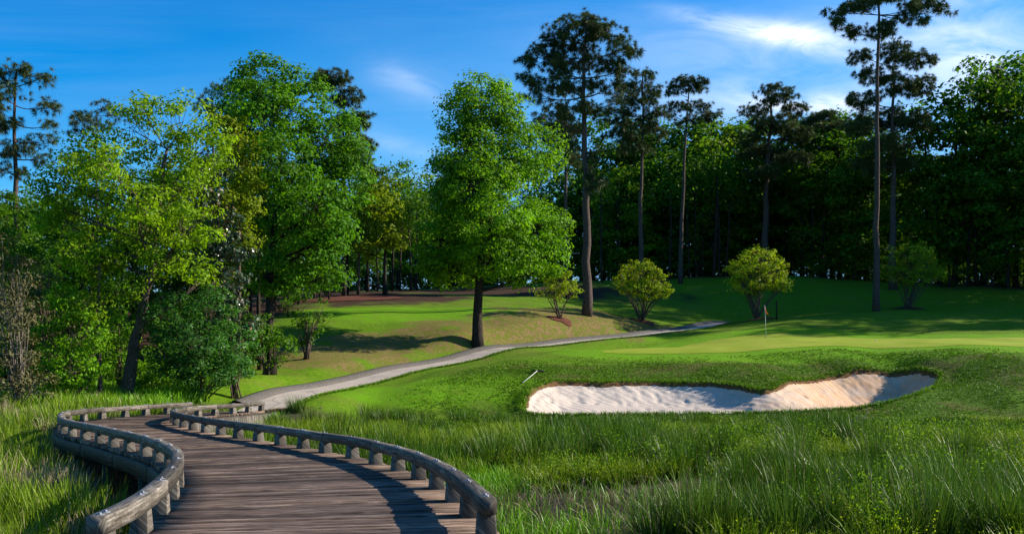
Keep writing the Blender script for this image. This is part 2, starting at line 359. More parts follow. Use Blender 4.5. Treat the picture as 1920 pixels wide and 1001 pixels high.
i = np.arange(m_-1)[:, None]*n_; j = np.arange(n_-1)[None]
q = np.stack([i+j, i+j+1, i+n_+j+1, i+n_+j], -1).reshape(-1, 4); kf = keep.ravel()[q].all(1); q = q[kf]
n = N('sand'); f = n.noise(n.pos(), 14, 6, .7); big = n.noise(n.pos(), .7, 3); fx = n.n('SeparateXYZ', {0: n.pos()})
red = n.math('MULTIPLY', n.ramp(n.math('DIVIDE', fx.outputs[0], 24.0), (.38, 0.0), (.62, 1.0)), n.ramp(n.noise(n.pos((1, 2.5, 1)), .8, 4), (.30, 0.35), (.62, 1.0)))
c = n.mix(n.ramp(f, (.3, 0.0), (.7, 1.0)), (.48, .385, .31), (.60, .50, .41)); c = n.mix(n.math('MULTIPLY', red, .75), c, (.50, .27, .12))
c = n.mix(n.ramp(n.noise(n.pos((1, 3, 1)), 5, 4), (.62, 0.0), (.72, .5)), c, (.34, .24, .17))
M['sand'] = n.finish(c, .95, n.bump(n.math('ADD', f, n.math('MULTIPLY', n.noise(n.pos((.5, 6, 1)), 6, 3), .8)), .5, .05), .1)
used = np.unique(q); remap = np.full(a.size, -1); remap[used] = np.arange(len(used))
o = mesh('sand_bunker', np.stack([a, b, zs], 1)[used], None, remap[q], M['sand'], True); tag(o, kind='structure')

def ringsheet(name, P, off, mat, rings=40, kind='structure', bulge=0):
    c = P.mean(0); t = np.linspace(0, 1, rings+1)[1:]; V = c+(P-c)[None]*t[:, None, None]; k = len(P)
    V = np.concatenate([[c], V.reshape(-1, 2)]); zz = ground_z(V[:, 0], V[:, 1])+off
    if bulge: rr = np.concatenate([[0], np.repeat(t, k)]); zz = zz+bulge*(1-rr**2)
    T = [(0, 1+q, 1+(q+1) % k) for q in range(k)]
    i = (np.arange(rings-1)*k)[:, None]+1; j = np.arange(k)[None]; j2 = (j+1) % k
    o = mesh(name, np.column_stack([V, zz]), T, np.stack([i+j, i+k+j, i+k+j2, i+j2], -1).reshape(-1, 4), mat, True)
    if kind: tag(o, kind=kind)
    return o
n = N('putting_turf'); f = n.noise(n.pos(), 40, 3); f2 = n.noise(n.pos(), .6, 4)
c = n.mix(n.ramp(f2, (.35, 0.0), (.65, 1.0)), (.22, .29, .010), (.31, .33, .030)); c = n.mix(n.math('MULTIPLY', f, .5), c, (.13, .20, .015))
M['putt'] = n.finish(c, .9, n.bump(f, .3, .02), .1)
ringsheet('putting_green', GREEN, .015, M['putt'])

# ------------------------------------------------------------------ cart path with kerb
def strip(name, C, offs, zo, mat, kind='structure', flat=False):
    T = np.gradient(C, axis=0); T /= np.linalg.norm(T, axis=1)[:, None]; Nn = np.stack([T[:, 1], -T[:, 0]], 1)
    k = len(offs); V = C[:, None]+Nn[:, None]*np.asarray(offs)[None, :, None]; m = len(C)
    zz = ground_z(V[..., 0].ravel(), V[..., 1].ravel()).reshape(m, k)
    if flat: zz = zz*.3+zz.mean(1)[:, None]*.7
    zz = zz+np.asarray(zo)[None]
    i = np.arange(m-1)[:, None]*k; j = np.arange(k-1)[None]
    o = mesh(name, np.concatenate([V.reshape(-1, 2), zz.reshape(-1, 1)], 1), None, np.stack([i+j, i+j+1, i+k+j+1, i+k+j], -1).reshape(-1, 4), mat, flat)
    return tag(o, kind=kind)
n = N('path_concrete'); f = n.noise(n.pos(), 12, 6, .7); f2 = n.noise(n.pos(), .8, 4)
c = n.mix(n.ramp(f, (.3, 0.0), (.7, 1.0)), (.37, .295, .235), (.51, .43, .35)); c = n.mix(n.ramp(f2, (.45, 0.0), (.7, .6)), c, (.24, .21, .19))
vor = n.n('TexVoronoi', {'Vector': n.pos(), 'Scale': .33}, feature='DISTANCE_TO_EDGE').outputs['Distance']
c = n.mix(n.ramp(vor, (.0, .8), (.012, 0.0)), c, (.10, .085, .07))
M['path'] = n.finish(c, .85, n.bump(f, .4, .02), .2)
n = N('kerb_concrete'); f = n.noise(n.pos(), 10, 6, .7)
M['kerb'] = n.finish(n.mix(n.ramp(f, (.3, 0.0), (.7, 1.0)), (.05, .044, .038), (.16, .14, .12)), .9, n.bump(f, .7, .03), .15)
strip('cart_path', PC, np.linspace(-.95, .95, 9), [.06]*9, M['path'], flat=True)
strip('path_kerb', PC[8:], [-1.72, -1.68, -1.5, -.97, -.94], [-.15, .24, .25, .10, -.1], M['kerb'])
# ------------------------------------------------------------------ water in the marsh
n = N('marsh_water'); f = n.noise(n.pos(), 3, 4)
M['water'] = n.finish(n.mix(f, (.020, .020, .012), (.045, .038, .022)), .12, n.bump(n.noise(n.pos(), 6, 3), .15, .02), .5)
wv = np.array([(-16,3),(60,3),(60,40),(-14,40)], float)
o = mesh('marsh_water', np.column_stack([wv, np.full(4, -.02)]), None, [(0,1,2,3)], M['water']); tag(o, kind='structure')
# mulch rings
n = N('mulch'); f = n.noise(n.pos(), 22, 5, .7)
M['mulch'] = n.finish(n.mix(n.ramp(f, (.35, 0.0), (.65, 1.0)), (.035, .012, .008), (.20, .075, .045)), .95, n.bump(f, 1, .06), .1)
def ring(cx, cy, rx, ry, nz=.15, k=40):
    a = np.arange(k)*2*math.pi/k; r = 1+nz*np.array([math.sin(3*t+cx)+.6*math.sin(5*t+cy) for t in a]); return np.stack([cx+rx*r*np.cos(a), cy+ry*r*np.sin(a)], 1)
def at(px, Y): return (px-960)/F*Y
SHR = [(1050,75,.9),(1205,82,1.1),(1420,82,1.6),(1702,88,1.5)]
for px, Y, r in SHR: ringsheet('mulch_bed', ring(at(px, Y), Y, r, r*.9), .05, M['mulch'], 10, bulge=.08)
ringsheet('mulch_bed', ring(at(650, 88), 86, 5.5, 2.6, .1), .05, M['mulch'], 16, bulge=.05)

# ------------------------------------------------------------------ boardwalk
LP = [(180,966),(250,934),(301,898),(328,868),(334,850),(325,838),(301,825),(265,814),(222,805),(180,796),(144,790),(120,784),(113,777.5),(120,770.8),(144,767.6),(180,764),(228,761),(280,757.7),(358,753.5)]
RP = [(916,933),(877,900),(841,874),(802,855),(763,841),(715,829),(666,819),(621,813),(576,806),(519,798.6),(450,790.5),(403,784.5),(361,778.5),(328,771.5),(326,767),(346,763),(391,759),(451,755),(493,751.7)]
def railpt(px, py):
    Y = 2156/((py-665)-29.4); return [(px-960)/F*Y, Y]
def deck_z(y): return CZ-(1.67+.016*(np.asarray(y)-8))
Lr = np.array([railpt(*p) for p in LP]); Rr = np.array([railpt(*p) for p in RP])
Lc, Ls = smooth_curve(Lr, .1); Rc, Rs = smooth_curve(Rr, .1)
bw = thing('boardwalk', (-3, 20, 0), 'weathered timber cart bridge with low kerb rails snaking over the marsh', 'boardwalk')
OFF = np.array([-3, 20, 0.0])
def normals(C): T = np.gradient(C, axis=0); T /= np.linalg.norm(T, axis=1)[:, None]; return T, np.stack([T[:, 1], -T[:, 0]], 1)
def at_s(C, s, q):
    return np.stack([np.interp(q, s, C[:, 0]), np.interp(q, s, C[:, 1])], -1)
TL, NL = normals(Lc); TR, NR = normals(Rc)
# deck edges (0.16 beyond the rails), extended behind the camera
Le = np.concatenate([[(-3.0, -4), (-3.25, 2)], Lc-NL*.13]); Re = np.concatenate([[(.4, -4), (.15, 3)], Rc+NR*.13])
def arc(C): return np.concatenate([[0], np.cumsum(np.linalg.norm(np.diff(C, axis=0), axis=1))])
la, ra = arc(Le), arc(Re)
# pair the two edges: for each left sample find matching right sample monotonically
npl = int((la[-1]+ra[-1])/2/.18); tt = np.linspace(0, 1, npl+1)
# warp so that boards stay square to the bridge
best_r = []; lpts = at_s(Le, la, tt*la[-1]); cand = np.linspace(0, ra[-1], 1500); cpts = at_s(Re, ra, cand)
Tl = np.gradient(lpts, axis=0); Tl /= np.linalg.norm(Tl, axis=1)[:, None]
rr = tt*ra[-1]
for it in range(60):
    rp = at_s(Re, ra, rr); Tr = np.gradient(rp, axis=0); Tr /= np.linalg.norm(Tr, axis=1)[:, None]+1e-9
    Tm = Tl+Tr; Tm /= np.linalg.norm(Tm, axis=1)[:, None]
    e = ((rp-lpts)*Tm).sum(1); rr = rr-.25*e; rr[0] = 0; rr[-1] = ra[-1]
    k5 = np.ones(9)/9; rp2 = np.pad(rr, 4, mode='edge'); sm = np.convolve(rp2, k5, 'valid'); rr = .5*rr+.5*sm; rr[0] = 0; rr[-1] = ra[-1]; rr = np.maximum.accumulate(rr)
rpts = at_s(Re, ra, rr)
mb = MB()
for k in range(npl):
    j = [R.uniform(-.02, .02) for _ in range(2)]
    a0 = lpts[k]; a1 = lpts[k+1]; b0 = rpts[k]; b1 = rpts[k+1]
    g = .10+.06*R.uniform(0, 1)**3; A0 = a0+(a1-a0)*g; A1 = a1-(a1-a0)*g; B0 = b0+(b1-b0)*g; B1 = b1-(b1-b0)*g
    dirn = (B0-A0)/np.linalg.norm(B0-A0); A0 = A0+dirn*j[0]; A1 = A1+dirn*j[0]; B0 = B0+dirn*j[1]; B1 = B1+dirn*j[1]
    ln = np.linalg.norm(B0-A0); w = np.linalg.norm(A1-A0); dz = R.uniform(-.006, .006); cup = R.uniform(-.004, .004)
    V = []; UV = []; rs = R.uniform(0, 50); seg = 6
    for t in np.linspace(0, 1, seg+1):
        wob = R.uniform(-.004, .004)
        for P0, v in ((A0+(B0-A0)*t, 0), (A1+(B1-A1)*t, w)):
            zt = float(deck_z(P0[1]))+dz+wob+cup*(1 if v else -1)
            V.append((*P0, zt)); UV.append((rs+t*ln, v, k+.0)); V.append((*P0, zt-.07)); UV.append((rs+t*ln, v+.05, k+.0))
    Qd = []
    for s_ in range(seg):
        o_ = s_*4; Qd += [(o_, o_+4, o_+6, o_+2), (o_+1, o_+3, o_+7, o_+5), (o_, o_+1, o_+5, o_+4), (o_+2, o_+6, o_+7, o_+3)]
    Qd += [(0, 2, 3, 1), (seg*4, seg*4+1, seg*4+3, seg*4+2)]
    mb.add(np.array(V)-OFF, Qd, uv=UV)
mb.build('deck', M['deck_wood'], bw, uvattr=True)
# rails and blocks
def prism_along(mb, C, s, s0, s1, half_w, z0, z1, seed, n_=None, ch=.006):
    n_ = n_ or max(2, int((s1-s0)/.12)+1); q = np.linspace(s0, s1, n_); P = at_s(C, s, q); e = .02
    D = at_s(C, s, q+.05)-at_s(C, s, q-.05); D /= np.linalg.norm(D, axis=1)[:, None]; Nn = np.stack([D[:, 1], -D[:, 0]], 1)
    prof = [(-half_w, z0), (-half_w, z1-ch), (-half_w+ch, z1), (half_w-ch, z1), (half_w, z1-ch), (half_w, z0)]
    V = []; UV = []; k = len(prof); per = np.cumsum([0]+[math.dist(prof[i], prof[(i+1) % k]) for i in range(k-1)])
    for i in range(n_):
        dz = float(deck_z(P[i, 1]))
        for jj, (u, v) in enumerate(prof):
            wob = 0.0
            V.append((P[i, 0]+Nn[i, 0]*(u+wob), P[i, 1]+Nn[i, 1]*(u+wob), dz+v+wob)); UV.append((q[i], per[jj], seed))
    i = np.arange(n_-1)[:, None]*k; j = np.arange(k)[None]; j2 = (j+1) % k
    Qs = list(np.stack([i+j, i+j2, i+k+j2, i+k+j], -1).reshape(-1, 4))
    Qs += [(0, 3, 2, 1), (0, 5, 4, 3), ((n_-1)*k, (n_-1)*k+1, (n_-1)*k+2, (n_-1)*k+3), ((n_-1)*k, (n_-1)*k+3, (n_-1)*k+4, (n_-1)*k+5)]
    mb.add(np.array(V)-OFF, Qs, uv=UV)
for side, (C, s, lab) in enumerate(((Lc, Ls, 'left kerb rail, its inner face sunlit'), (Rc, Rs, 'right kerb rail, its deck side in shade'))):
    mb = MB(); L = s[-1]; sp = 1.2; nb = int(L/sp); pos = np.linspace(.16, L-.16, nb); q = 0.0; sd_ = 0
    cuts = [0.0]+[float(pos[i]) for i in range(2, nb-1, 2)]+[L]
    for c0, c1 in zip(cuts[:-1], cuts[1:]):
        prism_along(mb, C, s, c0+.003, c1-.009, .078, .215, .365+R.uniform(-.005, .005), sd_+side*100+3.0); sd_ += 1
    bolts = mb; mb.mi = 1
    for p in pos:
        P = at_s(C, s, p); D = at_s(C, s, p+.05)-at_s(C, s, p-.05); D /= np.linalg.norm(D); Nn = np.array([D[1], -D[0]])
        zt = float(deck_z(P[1])); b = MB(); k = R.uniform(0, 99); hl = .155+R.uniform(-.01, .01)
        uv = [(x_*.3+k, y_*.2+z_*.3, k) for z_ in (0, 1) for x_, y_ in ((0, 0), (1, 0), (1, 1), (0, 1))]
        b.box(np.array([P[0], P[1], zt+.105])-OFF, (*(D*hl), 0), (*(Nn*.085), 0), (0, 0, .108), taper=.66, uv=uv, tapery=.9)
        b.build('support_block', M['rail_wood'], bw, bevel=.01, uvattr=True)
        for e in (-.07, .07):
            for w in (-.0,):
                c = np.array([P[0]+D[0]*e+Nn[0]*w, P[1]+D[1]*e+Nn[1]*w, zt+.362])-OFF
                bolts.tube([c+(0, 0, -.01), c+(0, 0, .006)], [.045, .042], 10); bolts.tube([c+(0, 0, .0), c+(0, 0, .022)], [.016, .015], 6)
    tag(bolts.build('kerb_rail', [M['rail_wood'], M['metal']], bw, uvattr=True), lab)
# fascia beams under the deck edges and skirt boards, piles
for side, (C, s, N_, sgn) in enumerate(((Le[1:], la[1:]-la[1], None, 1), (Re[1:], ra[1:]-ra[1], None, -1))):
    mb = MB(); L = s[-1]
    for k, c0 in enumerate(np.arange(0, L, 3.0)):
        q = np.array([c0, min(c0+2.99, L)]); n_ = max(2, int((q[1]-q[0])/.2)+1)
        prism_along(mb, C, s, q[0], q[1], .06, -.34, -.075, 200+k+side*50, n_)
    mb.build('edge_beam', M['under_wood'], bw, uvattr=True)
mb = MB(); i0 = np.searchsorted(ra, ra[-1]-9.5)
for q in np.arange(ra[-1]-9.5, ra[-1]-.1, .16):
    P = at_s(Re, ra, q); D = at_s(Re, ra, q+.05)-at_s(Re, ra, q-.05); D /= np.linalg.norm(D)+1e-9; Nn = np.array([D[1], -D[0]]); h = .36+R.uniform(-.02, .03)
    k = R.uniform(0, 99); uv = [(z_*.8+k, x_*.15+y_*.03, k) for z_ in (0, 1) for x_, y_ in ((0, 0), (1, 0), (1, 1), (0, 1))]
    mb.box(np.array([P[0]+Nn[0]*.09, P[1]+Nn[1]*.09, float(deck_z(P[1]))-.12-h])-OFF, (*(D*.074), 0), (*(Nn*.02), 0), (0, 0, h), uv=uv)
mb.build('skirt_boards', M['rail_wood'], bw, uvattr=True)
for q in np.arange(2.0, 1e9, 3.0):
    if q > min(la[-1], 40): break
    k = min(npl, int(q/la[-1]*npl)); A_, B_ = lpts[k], rpts[k]; d = (B_-A_)/np.linalg.norm(B_-A_)
    for P in (A_+d*.3, B_-d*.3):
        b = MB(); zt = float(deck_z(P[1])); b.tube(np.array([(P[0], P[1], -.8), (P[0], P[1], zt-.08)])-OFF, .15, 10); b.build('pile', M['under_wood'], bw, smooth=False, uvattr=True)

# ------------------------------------------------------------------ trees
def unit(v): return v/(np.linalg.norm(v, axis=-1, keepdims=True)+1e-9)
def rand_dir(n): return unit(R.normal(size=(n, 3)))
def leaf_quads(P, nrm, size, asp=.62):
    n = len(P); a = unit(np.cross(nrm, rand_dir(n))); b = np.cross(nrm, a)
    sz = size*R.uniform(.4, 1.4, (n, 1)); fold = nrm*sz*.12
    V = np.stack([P-a*sz*.5, P+b*sz*asp*.5+fold, P+a*sz*.5, P-b*sz*asp*.5+fold], 1)
    return V.reshape(-1, 3), np.arange(n*4).reshape(-1, 4)
def needle_tufts(C, D, k, ln, wd):       # bursts of needles round each centre
    n = len(C); d = unit(D[:, None]*.7+rand_dir(n*k).reshape(n, k, 3)); d = d.reshape(-1, 3); P = np.repeat(C, k, 0)
    s = unit(np.cross(d, rand_dir(n*k))); l = ln*R.uniform(.6, 1.15, (n*k, 1))
    droop = np.array([0, 0, -1.])*l*.25
    V = np.stack([P+d*l*.12-s*wd, P+d*l*.12+s*wd, P+d*l+droop], 1); return V.reshape(-1, 3), np.arange(n*k*3).reshape(-1, 3)
def curve3(a, b, up=.0, side=0, k=6):
    t = np.linspace(0, 1, k)[:, None]; L = np.linalg.norm(b-a); m = (a+b)/2+np.array([0, 0, up*L])+R.normal(size=3)*side*L
    return (1-t)**2*a+2*t*(1-t)*m+t*t*b
def make_tree(name, label, cat, px0, Y, pybase, lobes, leaf, bark='bark', kind='leaf', leafsize=.2, dens=1.0, trunk=None, tw=None, group=None,
              depth=1.0, stems=None, clump_r=.7, seed=None, limb=True, local=None, fork=.25, shell=.5, twig=1.0, base=None, tufts=1.0, rot=0):
    """lobes: (px, py, rx, ry[, depth offset m]) in photo pixels at distance Y, or metres when local"""
    if seed is not None: R.seed(seed)
    u = Y/F
    if local is None:
        x0 = at(px0, Y); z0 = gz(x0, Y) if base is None else base; O = np.array([x0, Y, z0])
        Lb = []
        for l in lobes:
            c = W(l[0], l[1], Y)-O; rx, rz = l[2]*u, l[3]*u; dy = (l[4] if len(l) > 4 else R.uniform(-.8, .8)*rx*.9)
            Lb.append((c+np.array([0, dy, 0]), np.array([rx, depth*(rx+rz)/2, rz])))
        T = [(p[0], p[1]) for p in trunk] if trunk else [(px0, pybase), (px0, min(l[1] for l in lobes)+20)]
        TP = np.array([W(a, b, Y)-O for a, b in T]); TP[0] = (0, 0, -.15); r0 = (tw or 12)*u*.5
    else:
        O = np.array(local['loc'], float); Lb = [(np.array(l[:3], float), np.array(l[3:6], float)) for l in lobes]
        TP = np.array(local['trunk'], float); r0 = local['r']
    root = thing(name, O, label, cat, group)
    wood = MB()
    # trunk spline
    tc, ts = smooth_curve(TP, max(.5, np.linalg.norm(TP[-1]-TP[0])/16)) if len(TP) > 2 else (np.linspace(TP[0], TP[1], 12), np.linspace(0, np.linalg.norm(TP[1]-TP[0]), 12))
    if not stems:
        tc = tc+np.concatenate([[[0, 0, 0]], R.normal(size=(len(tc)-1, 3))*np.array([1, 1, 0])*r0*.16])
        f = ts/ts[-1]; rad_ = r0*(1-.78*f**1.1); rad_ = rad_*(1+(.22 if kind == 'needle' else .45)*np.exp(-ts/(r0*2.5+.2)))
        wood.tube(tc, np.maximum(rad_, .02), 9)
    else:
        for sx_ in range(stems):
            lb = Lb[R.randint(len(Lb))]; e = lb[0]+rand_dir(1)[0]*lb[1]*.5
            wood.tube(curve3(R.normal(size=3)*np.array([.1, .1, 0]), e, .12, .05, 7), np.linspace(r0, r0*.3, 7), 5)
    LV = []; LQ = []; LR = []; nv = 0
    for c, r in Lb:
        area = (r[0]*r[2]+r[0]*r[1]+r[1]*r[2])/3*4*math.pi
        ncl = max(5, int(area/(clump_r**2*1.9)*dens))
        d = rand_dir(ncl); rr_ = R.uniform(shell, 1.0, (ncl, 1))**.6; cc = c+d*r*rr_
        # limb to lobe
        if not stems:
            zc = c[2]-fork*np.linalg.norm(c[:2])-.35*r[2]; i_ = int(np.argmin(np.abs(tc[:, 2]-max(zc, tc[-1, 2]*.12+.0)))); a_ = tc[i_]; rl = max(.025, r0*(1-.78*i_/len(tc))*.45)
        else: a_ = np.zeros(3)+np.array([c[0]*.25, c[1]*.25, c[2]*.45]); rl = r0*.6; 
        lc = curve3(a_, c, -.04 if kind == 'leaf' else -.10, .07, 8)
        if limb: wood.tube(lc, np.linspace(rl, max(.012, rl*.3), 8), 5, cap=False)
        step = max(1, int(1/twig)) if twig > 0 else 10**6
        for p in cc[::step]:
            i_ = R.randint(3, 8); wood.tube(curve3(lc[i_], p, .05 if kind == 'leaf' else -.12, .08, 4), np.linspace(max(.012, rl*.28), .008, 4), 3, cap=False)
        if kind == 'leaf':
            npc = int(26*(clump_r/leafsize)**2*.14*1.2)+6
            for p, dd in zip(cc, d):
                k = int(npc*R.uniform(.55, 1.3)); v = rand_dir(k); rv = R.uniform(.25, 1, (k, 1))**.45
                P = p+v*rv*clump_r*R.uniform(.6, 1.15)*np.array([1.1, 1.1, .62])
                nr = unit(v*.7+dd*.5+np.array([0, 0, .45])+R.normal(size=(k, 3))*.45)
                LV.append((P, nr))
        else:
            k = max(2, int(tufts*(clump_r/.45)**2*3.0)); C = np.repeat(cc, k, 0)+R.normal(size=(ncl*k, 3))*clump_r*np.array([.42, .42, .26])
            LV.append((C, unit(C-c+np.array([0, 0, r[2]*.5]))))
    P = np.concatenate([a for a, b in LV]); D = np.concatenate([b for a, b in LV])
    trunk_o = wood.build('trunk', M[bark], root, smooth=True)
    if kind == 'leaf':
        V, Qf = leaf_quads(P, D, leafsize); rn = np.repeat(np.clip(R.normal(.5, .28, len(P)), 0, 1), 4)
        mesh('crown', V, None, Qf, M[leaf], attrs={'rnd': rn}, parent=root)
    else:
        k = 44; V, Tf = needle_tufts(P, D, k, leafsize, .013 if Y < 70 else .018); rn = np.repeat(np.clip(R.normal(.5, .28, len(P)*k), 0, 1), 3)
        mesh('crown', V, Tf, None, M[leaf], attrs={'rnd': rn}, parent=root)
    return root

# --- the oak in the middle
make_tree('oak_tree', 'broad bright green tree with a thick dark trunk, alone on the slope by the path', 'tree', 895, 66, 627,
  [(905,200,60,54),(862,222,36,55),(940,205,45,45),(1000,280,58,55),(960,300,60,60),(900,300,70,70),(850,340,42,60),(1000,430,66,52),(880,420,80,65),(825,445,50,60),(1020,478,48,40),(935,480,75,48),(850,500,58,38),(985,512,45,26),(900,360,70,60,-2.5),(930,430,60,50,-3.5),(880,300,50,50,-2.5),(815,500,38,28)],
  'oak_leaf', 'dark_bark', leafsize=.205, clump_r=.8, tw=19, trunk=[(895,627),(897,560),(903,480),(905,380),(908,300),(905,220)], seed=11, shell=.66, dens=1.4)
# --- big dark tree left of centre
make_tree('broadleaf_tree', 'tallest rounded deep green tree at left of centre, dark trunk at the grass edge', 'tree', 505, 52, 702,
  [(510,160,70,42),(450,180,42,34),(560,205,70,60),(615,265,70,60),(480,250,62,60),(545,310,85,62),(645,345,48,48),(600,400,68,55),(535,420,65,55),(625,440,45,42),(570,480,70,38),(470,380,45,70),(520,240,60,60,-3),(560,340,60,60,-4),(650,290,40,40),(600,520,50,22),(520,520,50,30)],
  'oak_dark', 'dark_bark', leafsize=.19, clump_r=.72, tw=20, trunk=[(505,702),(503,600),(508,500),(520,400),(525,300),(520,200)], seed=12, shell=.66, dens=1.3)
# --- light green leaning tree
make_tree('willow_tree', 'airy lime green tree with a leaning forked trunk behind the bend of the boardwalk', 'tree', 240, 40.7, 750,
  [(165,280,55,50),(120,340,50,50),(235,235,42,45),(330,220,58,48),(290,295,70,50),(200,345,70,50),(340,335,62,52),(382,270,48,50),(125,420,55,50),(265,415,72,50),(370,430,50,50),(180,475,60,38),(330,485,55,38),(95,380,32,50),(270,200,30,26),(240,330,50,40,-3),(310,400,50,40,-3),(380,520,40,30)],
  'lime_leaf', 'bark', leafsize=.15, clump_r=.58, tw=23, trunk=[(240,750),(248,660),(268,585),(272,540),(292,470),(300,380),(310,280)], seed=13, shell=.45, dens=.85, fork=.5)
o = make_tree('young_tree', 'slender young tree with pale green leaves beside the leaning trunk', 'tree', 190, 39.5, 755,
  [(185,500,42,32),(150,530,38,30),(222,540,36,30),(190,575,35,26),(140,475,35,28),(205,460,30,25)], 'lime_leaf', 'bark', leafsize=.13, clump_r=.42, tw=9, trunk=[(190,755),(186,660),(183,580),(188,500),(185,460)], seed=14, shell=.4, dens=.75, fork=.6)
make_tree('broadleaf_tree', 'yellowish green tree between the lime tree and the tall deep green tree', 'tree', 448, 47, 735,
  [(440,255,46,38),(458,315,38,40),(440,385,45,42),(455,445,32,36),(475,365,22,45),(410,240,30,30),(420,330,40,40)], 'yellow_leaf', 'bark', leafsize=.16, clump_r=.6, tw=10, seed=15, shell=.5, dens=1.2)
make_tree('magnolia_tree', 'magnolia with glossy grey green leaves under the yellowish crown', 'tree', 410, 44.5, 738,
  [(400,320,34,34),(380,375,32,36),(422,425,38,36),(452,470,32,32),(430,515,36,30),(400,480,36,40)], 'gloss_leaf', 'dark_bark', leafsize=.2, clump_r=.5, tw=9, seed=16, shell=.5)
def bush(label, px0, Y, py, lobes, leaf, ls=.13, cr=.42, dens=1.0, seed=0, stems=14, tw=3, shell=.45, bark='bark', name='bush', cat='bush', twig=.5, group=None, **k):
    return make_tree(name, label, cat, px0, Y, py, lobes, leaf, bark, leafsize=ls, clump_r=cr, dens=dens, seed=seed, stems=stems, tw=tw, shell=shell, twig=twig, group=group, **k)
bush('large rounded bluish green bush right of the leaning trunk', 375, 41.5, 738, [(340,600,55,50),(400,585,50,50),(435,650,48,50),(350,670,55,45),(315,665,30,45),(395,705,55,30),(445,690,32,32),(380,640,55,50,-1.5)], 'bush_leaf', seed=21, dens=.95)
bush('glossy pale flecked magnolia bush beside the bluish green bush', 440, 43, 735, [(430,580,36,32),(455,615,26,30),(425,550,30,26)], 'gloss_leaf', seed=22, ls=.17)
bush('bright green bush behind the far left bend of the boardwalk', 150, 38.5, 757, [(150,625,50,45),(112,570,45,45),(85,635,45,45),(178,670,26,38),(140,695,42,42),(95,705,45,42)], 'oak_leaf', seed=23, dens=.9)
bush('low bright green bush beneath the slender young tree', 225, 42.8, 745, [(215,620,35,38),(225,690,30,35),(270,700,36,32),(290,720,36,22)], 'oak_leaf', seed=24)
bush('grey leafless twiggy thicket at the left edge above the marsh grass', 35, 36, 765, [(20,520,42,45),(15,590,44,50),(45,665,46,42),(10,710,48,40),(68,722,38,32),(50,590,30,45),(-20,470,30,35)], 'dry_leaf', seed=25, dens=.55, stems=34, tw=2.6, bark='pale_bark', twig=1, name='twiggy_thicket', cat='thicket', ls=.11)
bush('brown leafed straggly bush in the dark gap at far left', 100, 40.5, 752, [(85,520,32,45),(95,600,32,45),(60,600,32,45)], 'dry_leaf', seed=26, dens=.5, stems=26, bark='bark', twig=1, ls=.11)
bush('small dark straggly bush under the tall deep green tree', 575, 57, 672, [(580,610,24,24),(560,630,26,20),(600,585,20,24),(560,590,20,24)], 'forest_leaf', seed=27, dens=.35, twig=1, ls=.16, stems=14)
bush('dark bush in the shade at the foot of the tall deep green tree', 500, 51, 706, [(470,650,34,38),(520,655,30,36),(485,620,34,32),(450,620,28,36)], 'forest_leaf', seed=28, ls=.17, dens=.8)
# yellow-green tree beyond
make_tree('broadleaf_tree', 'yellow green tree in the gap between the two big central trees', 'tree', 722, 89, 548,
  [(712,348,34,28),(742,395,34,30),(712,430,40,32),(690,385,26,36),(742,448,30,20),(690,470,28,18),(720,390,36,30,-2)], 'yellow_leaf', 'dark_bark', leafsize=.27, clump_r=.8, tw=8, seed=31, dens=1.3)
make_tree('broadleaf_tree', 'rusty brown budding tree beside the yellow green one in the gap', 'tree', 672, 90, 550,
  [(678,370,22,34),(668,430,26,36),(690,330,16,18)], 'dry_leaf', 'bark', leafsize=.24, clump_r=.7, tw=6, seed=32, dens=.7)
# crape myrtle shrubs
ml = [('small thin yellow green shrub at the foot of the tall central pine', [(1050,528,30,26),(1072,545,22,18),(1036,548,28,18),(1056,510,18,12)], .55),
      ('yellow green multi stemmed shrub on the mound right of the tall central pine', [(1198,510,38,24),(1228,530,34,24),(1178,530,28,24),(1205,545,42,20),(1240,548,22,14)], .8),
      ('largest yellow green vase shaped shrub, behind the orange flag', [(1420,488,44,28),(1452,508,34,26),(1385,510,28,26),(1415,532,52,22),(1460,535,24,16)], .85),
      ('shaded shrub just right of the tall bare right hand pine', [(1700,478,44,24),(1740,500,36,24),(1665,500,28,24),(1700,518,52,22),(1755,515,20,16)], .7)]
for (px, Y, r), (lab, lob, dn), k in zip(SHR, ml, range(4)):
    bush(lab, px, Y, [602,604,597,581][k], lob, 'myrtle_leaf', ls=.14, cr=.36, dens=dn*.85, seed=40+k, stems=13 if k else 7, tw=2.8, bark='bark', name='crape_myrtle', cat='shrub', twig=.6, group='shrubs in mulch rings behind the green', shell=.3)

# --- pines
def pine(label, px0, Y, py, lobes, tw, trunk=None, seed=0, group='pines around the golf hole', cr=.62, dens=1.0, base=None, tufts=1.0, **k):
    return make_tree('pine_tree', label, 'pine tree', px0, Y, py, lobes, 'needle', 'pine_bark', kind='needle', leafsize=.46 if Y > 70 else .38, clump_r=cr, dens=dens, tw=tw, trunk=trunk, seed=seed, group=group, shell=.25, fork=.05, base=base, tufts=tufts, **k)
pine('tall full crowned pine rising above the mound right of the central green tree', 1100, 78, 592,
  [(1100,50,52,28),(1060,60,32,20),(1140,62,36,22),(1030,85,36,18),(1010,112,34,18),(1080,95,46,20),(1160,100,34,20),(1172,130,26,14),(1120,120,40,16),(1045,125,36,16),(992,150,22,20),(1040,160,34,16),(1090,160,34,14),(1140,165,34,12),(1000,182,26,10),(1080,205,34,12),(1050,230,30,12),(1120,210,22,9),(1150,195,16,8),(1112,330,18,24),(1120,285,16,10),(1065,265,22,10)],
  18, [(1100,592),(1099,450),(1098,300),(1094,200),(1095,110),(1100,45)], 51, dens=.85)
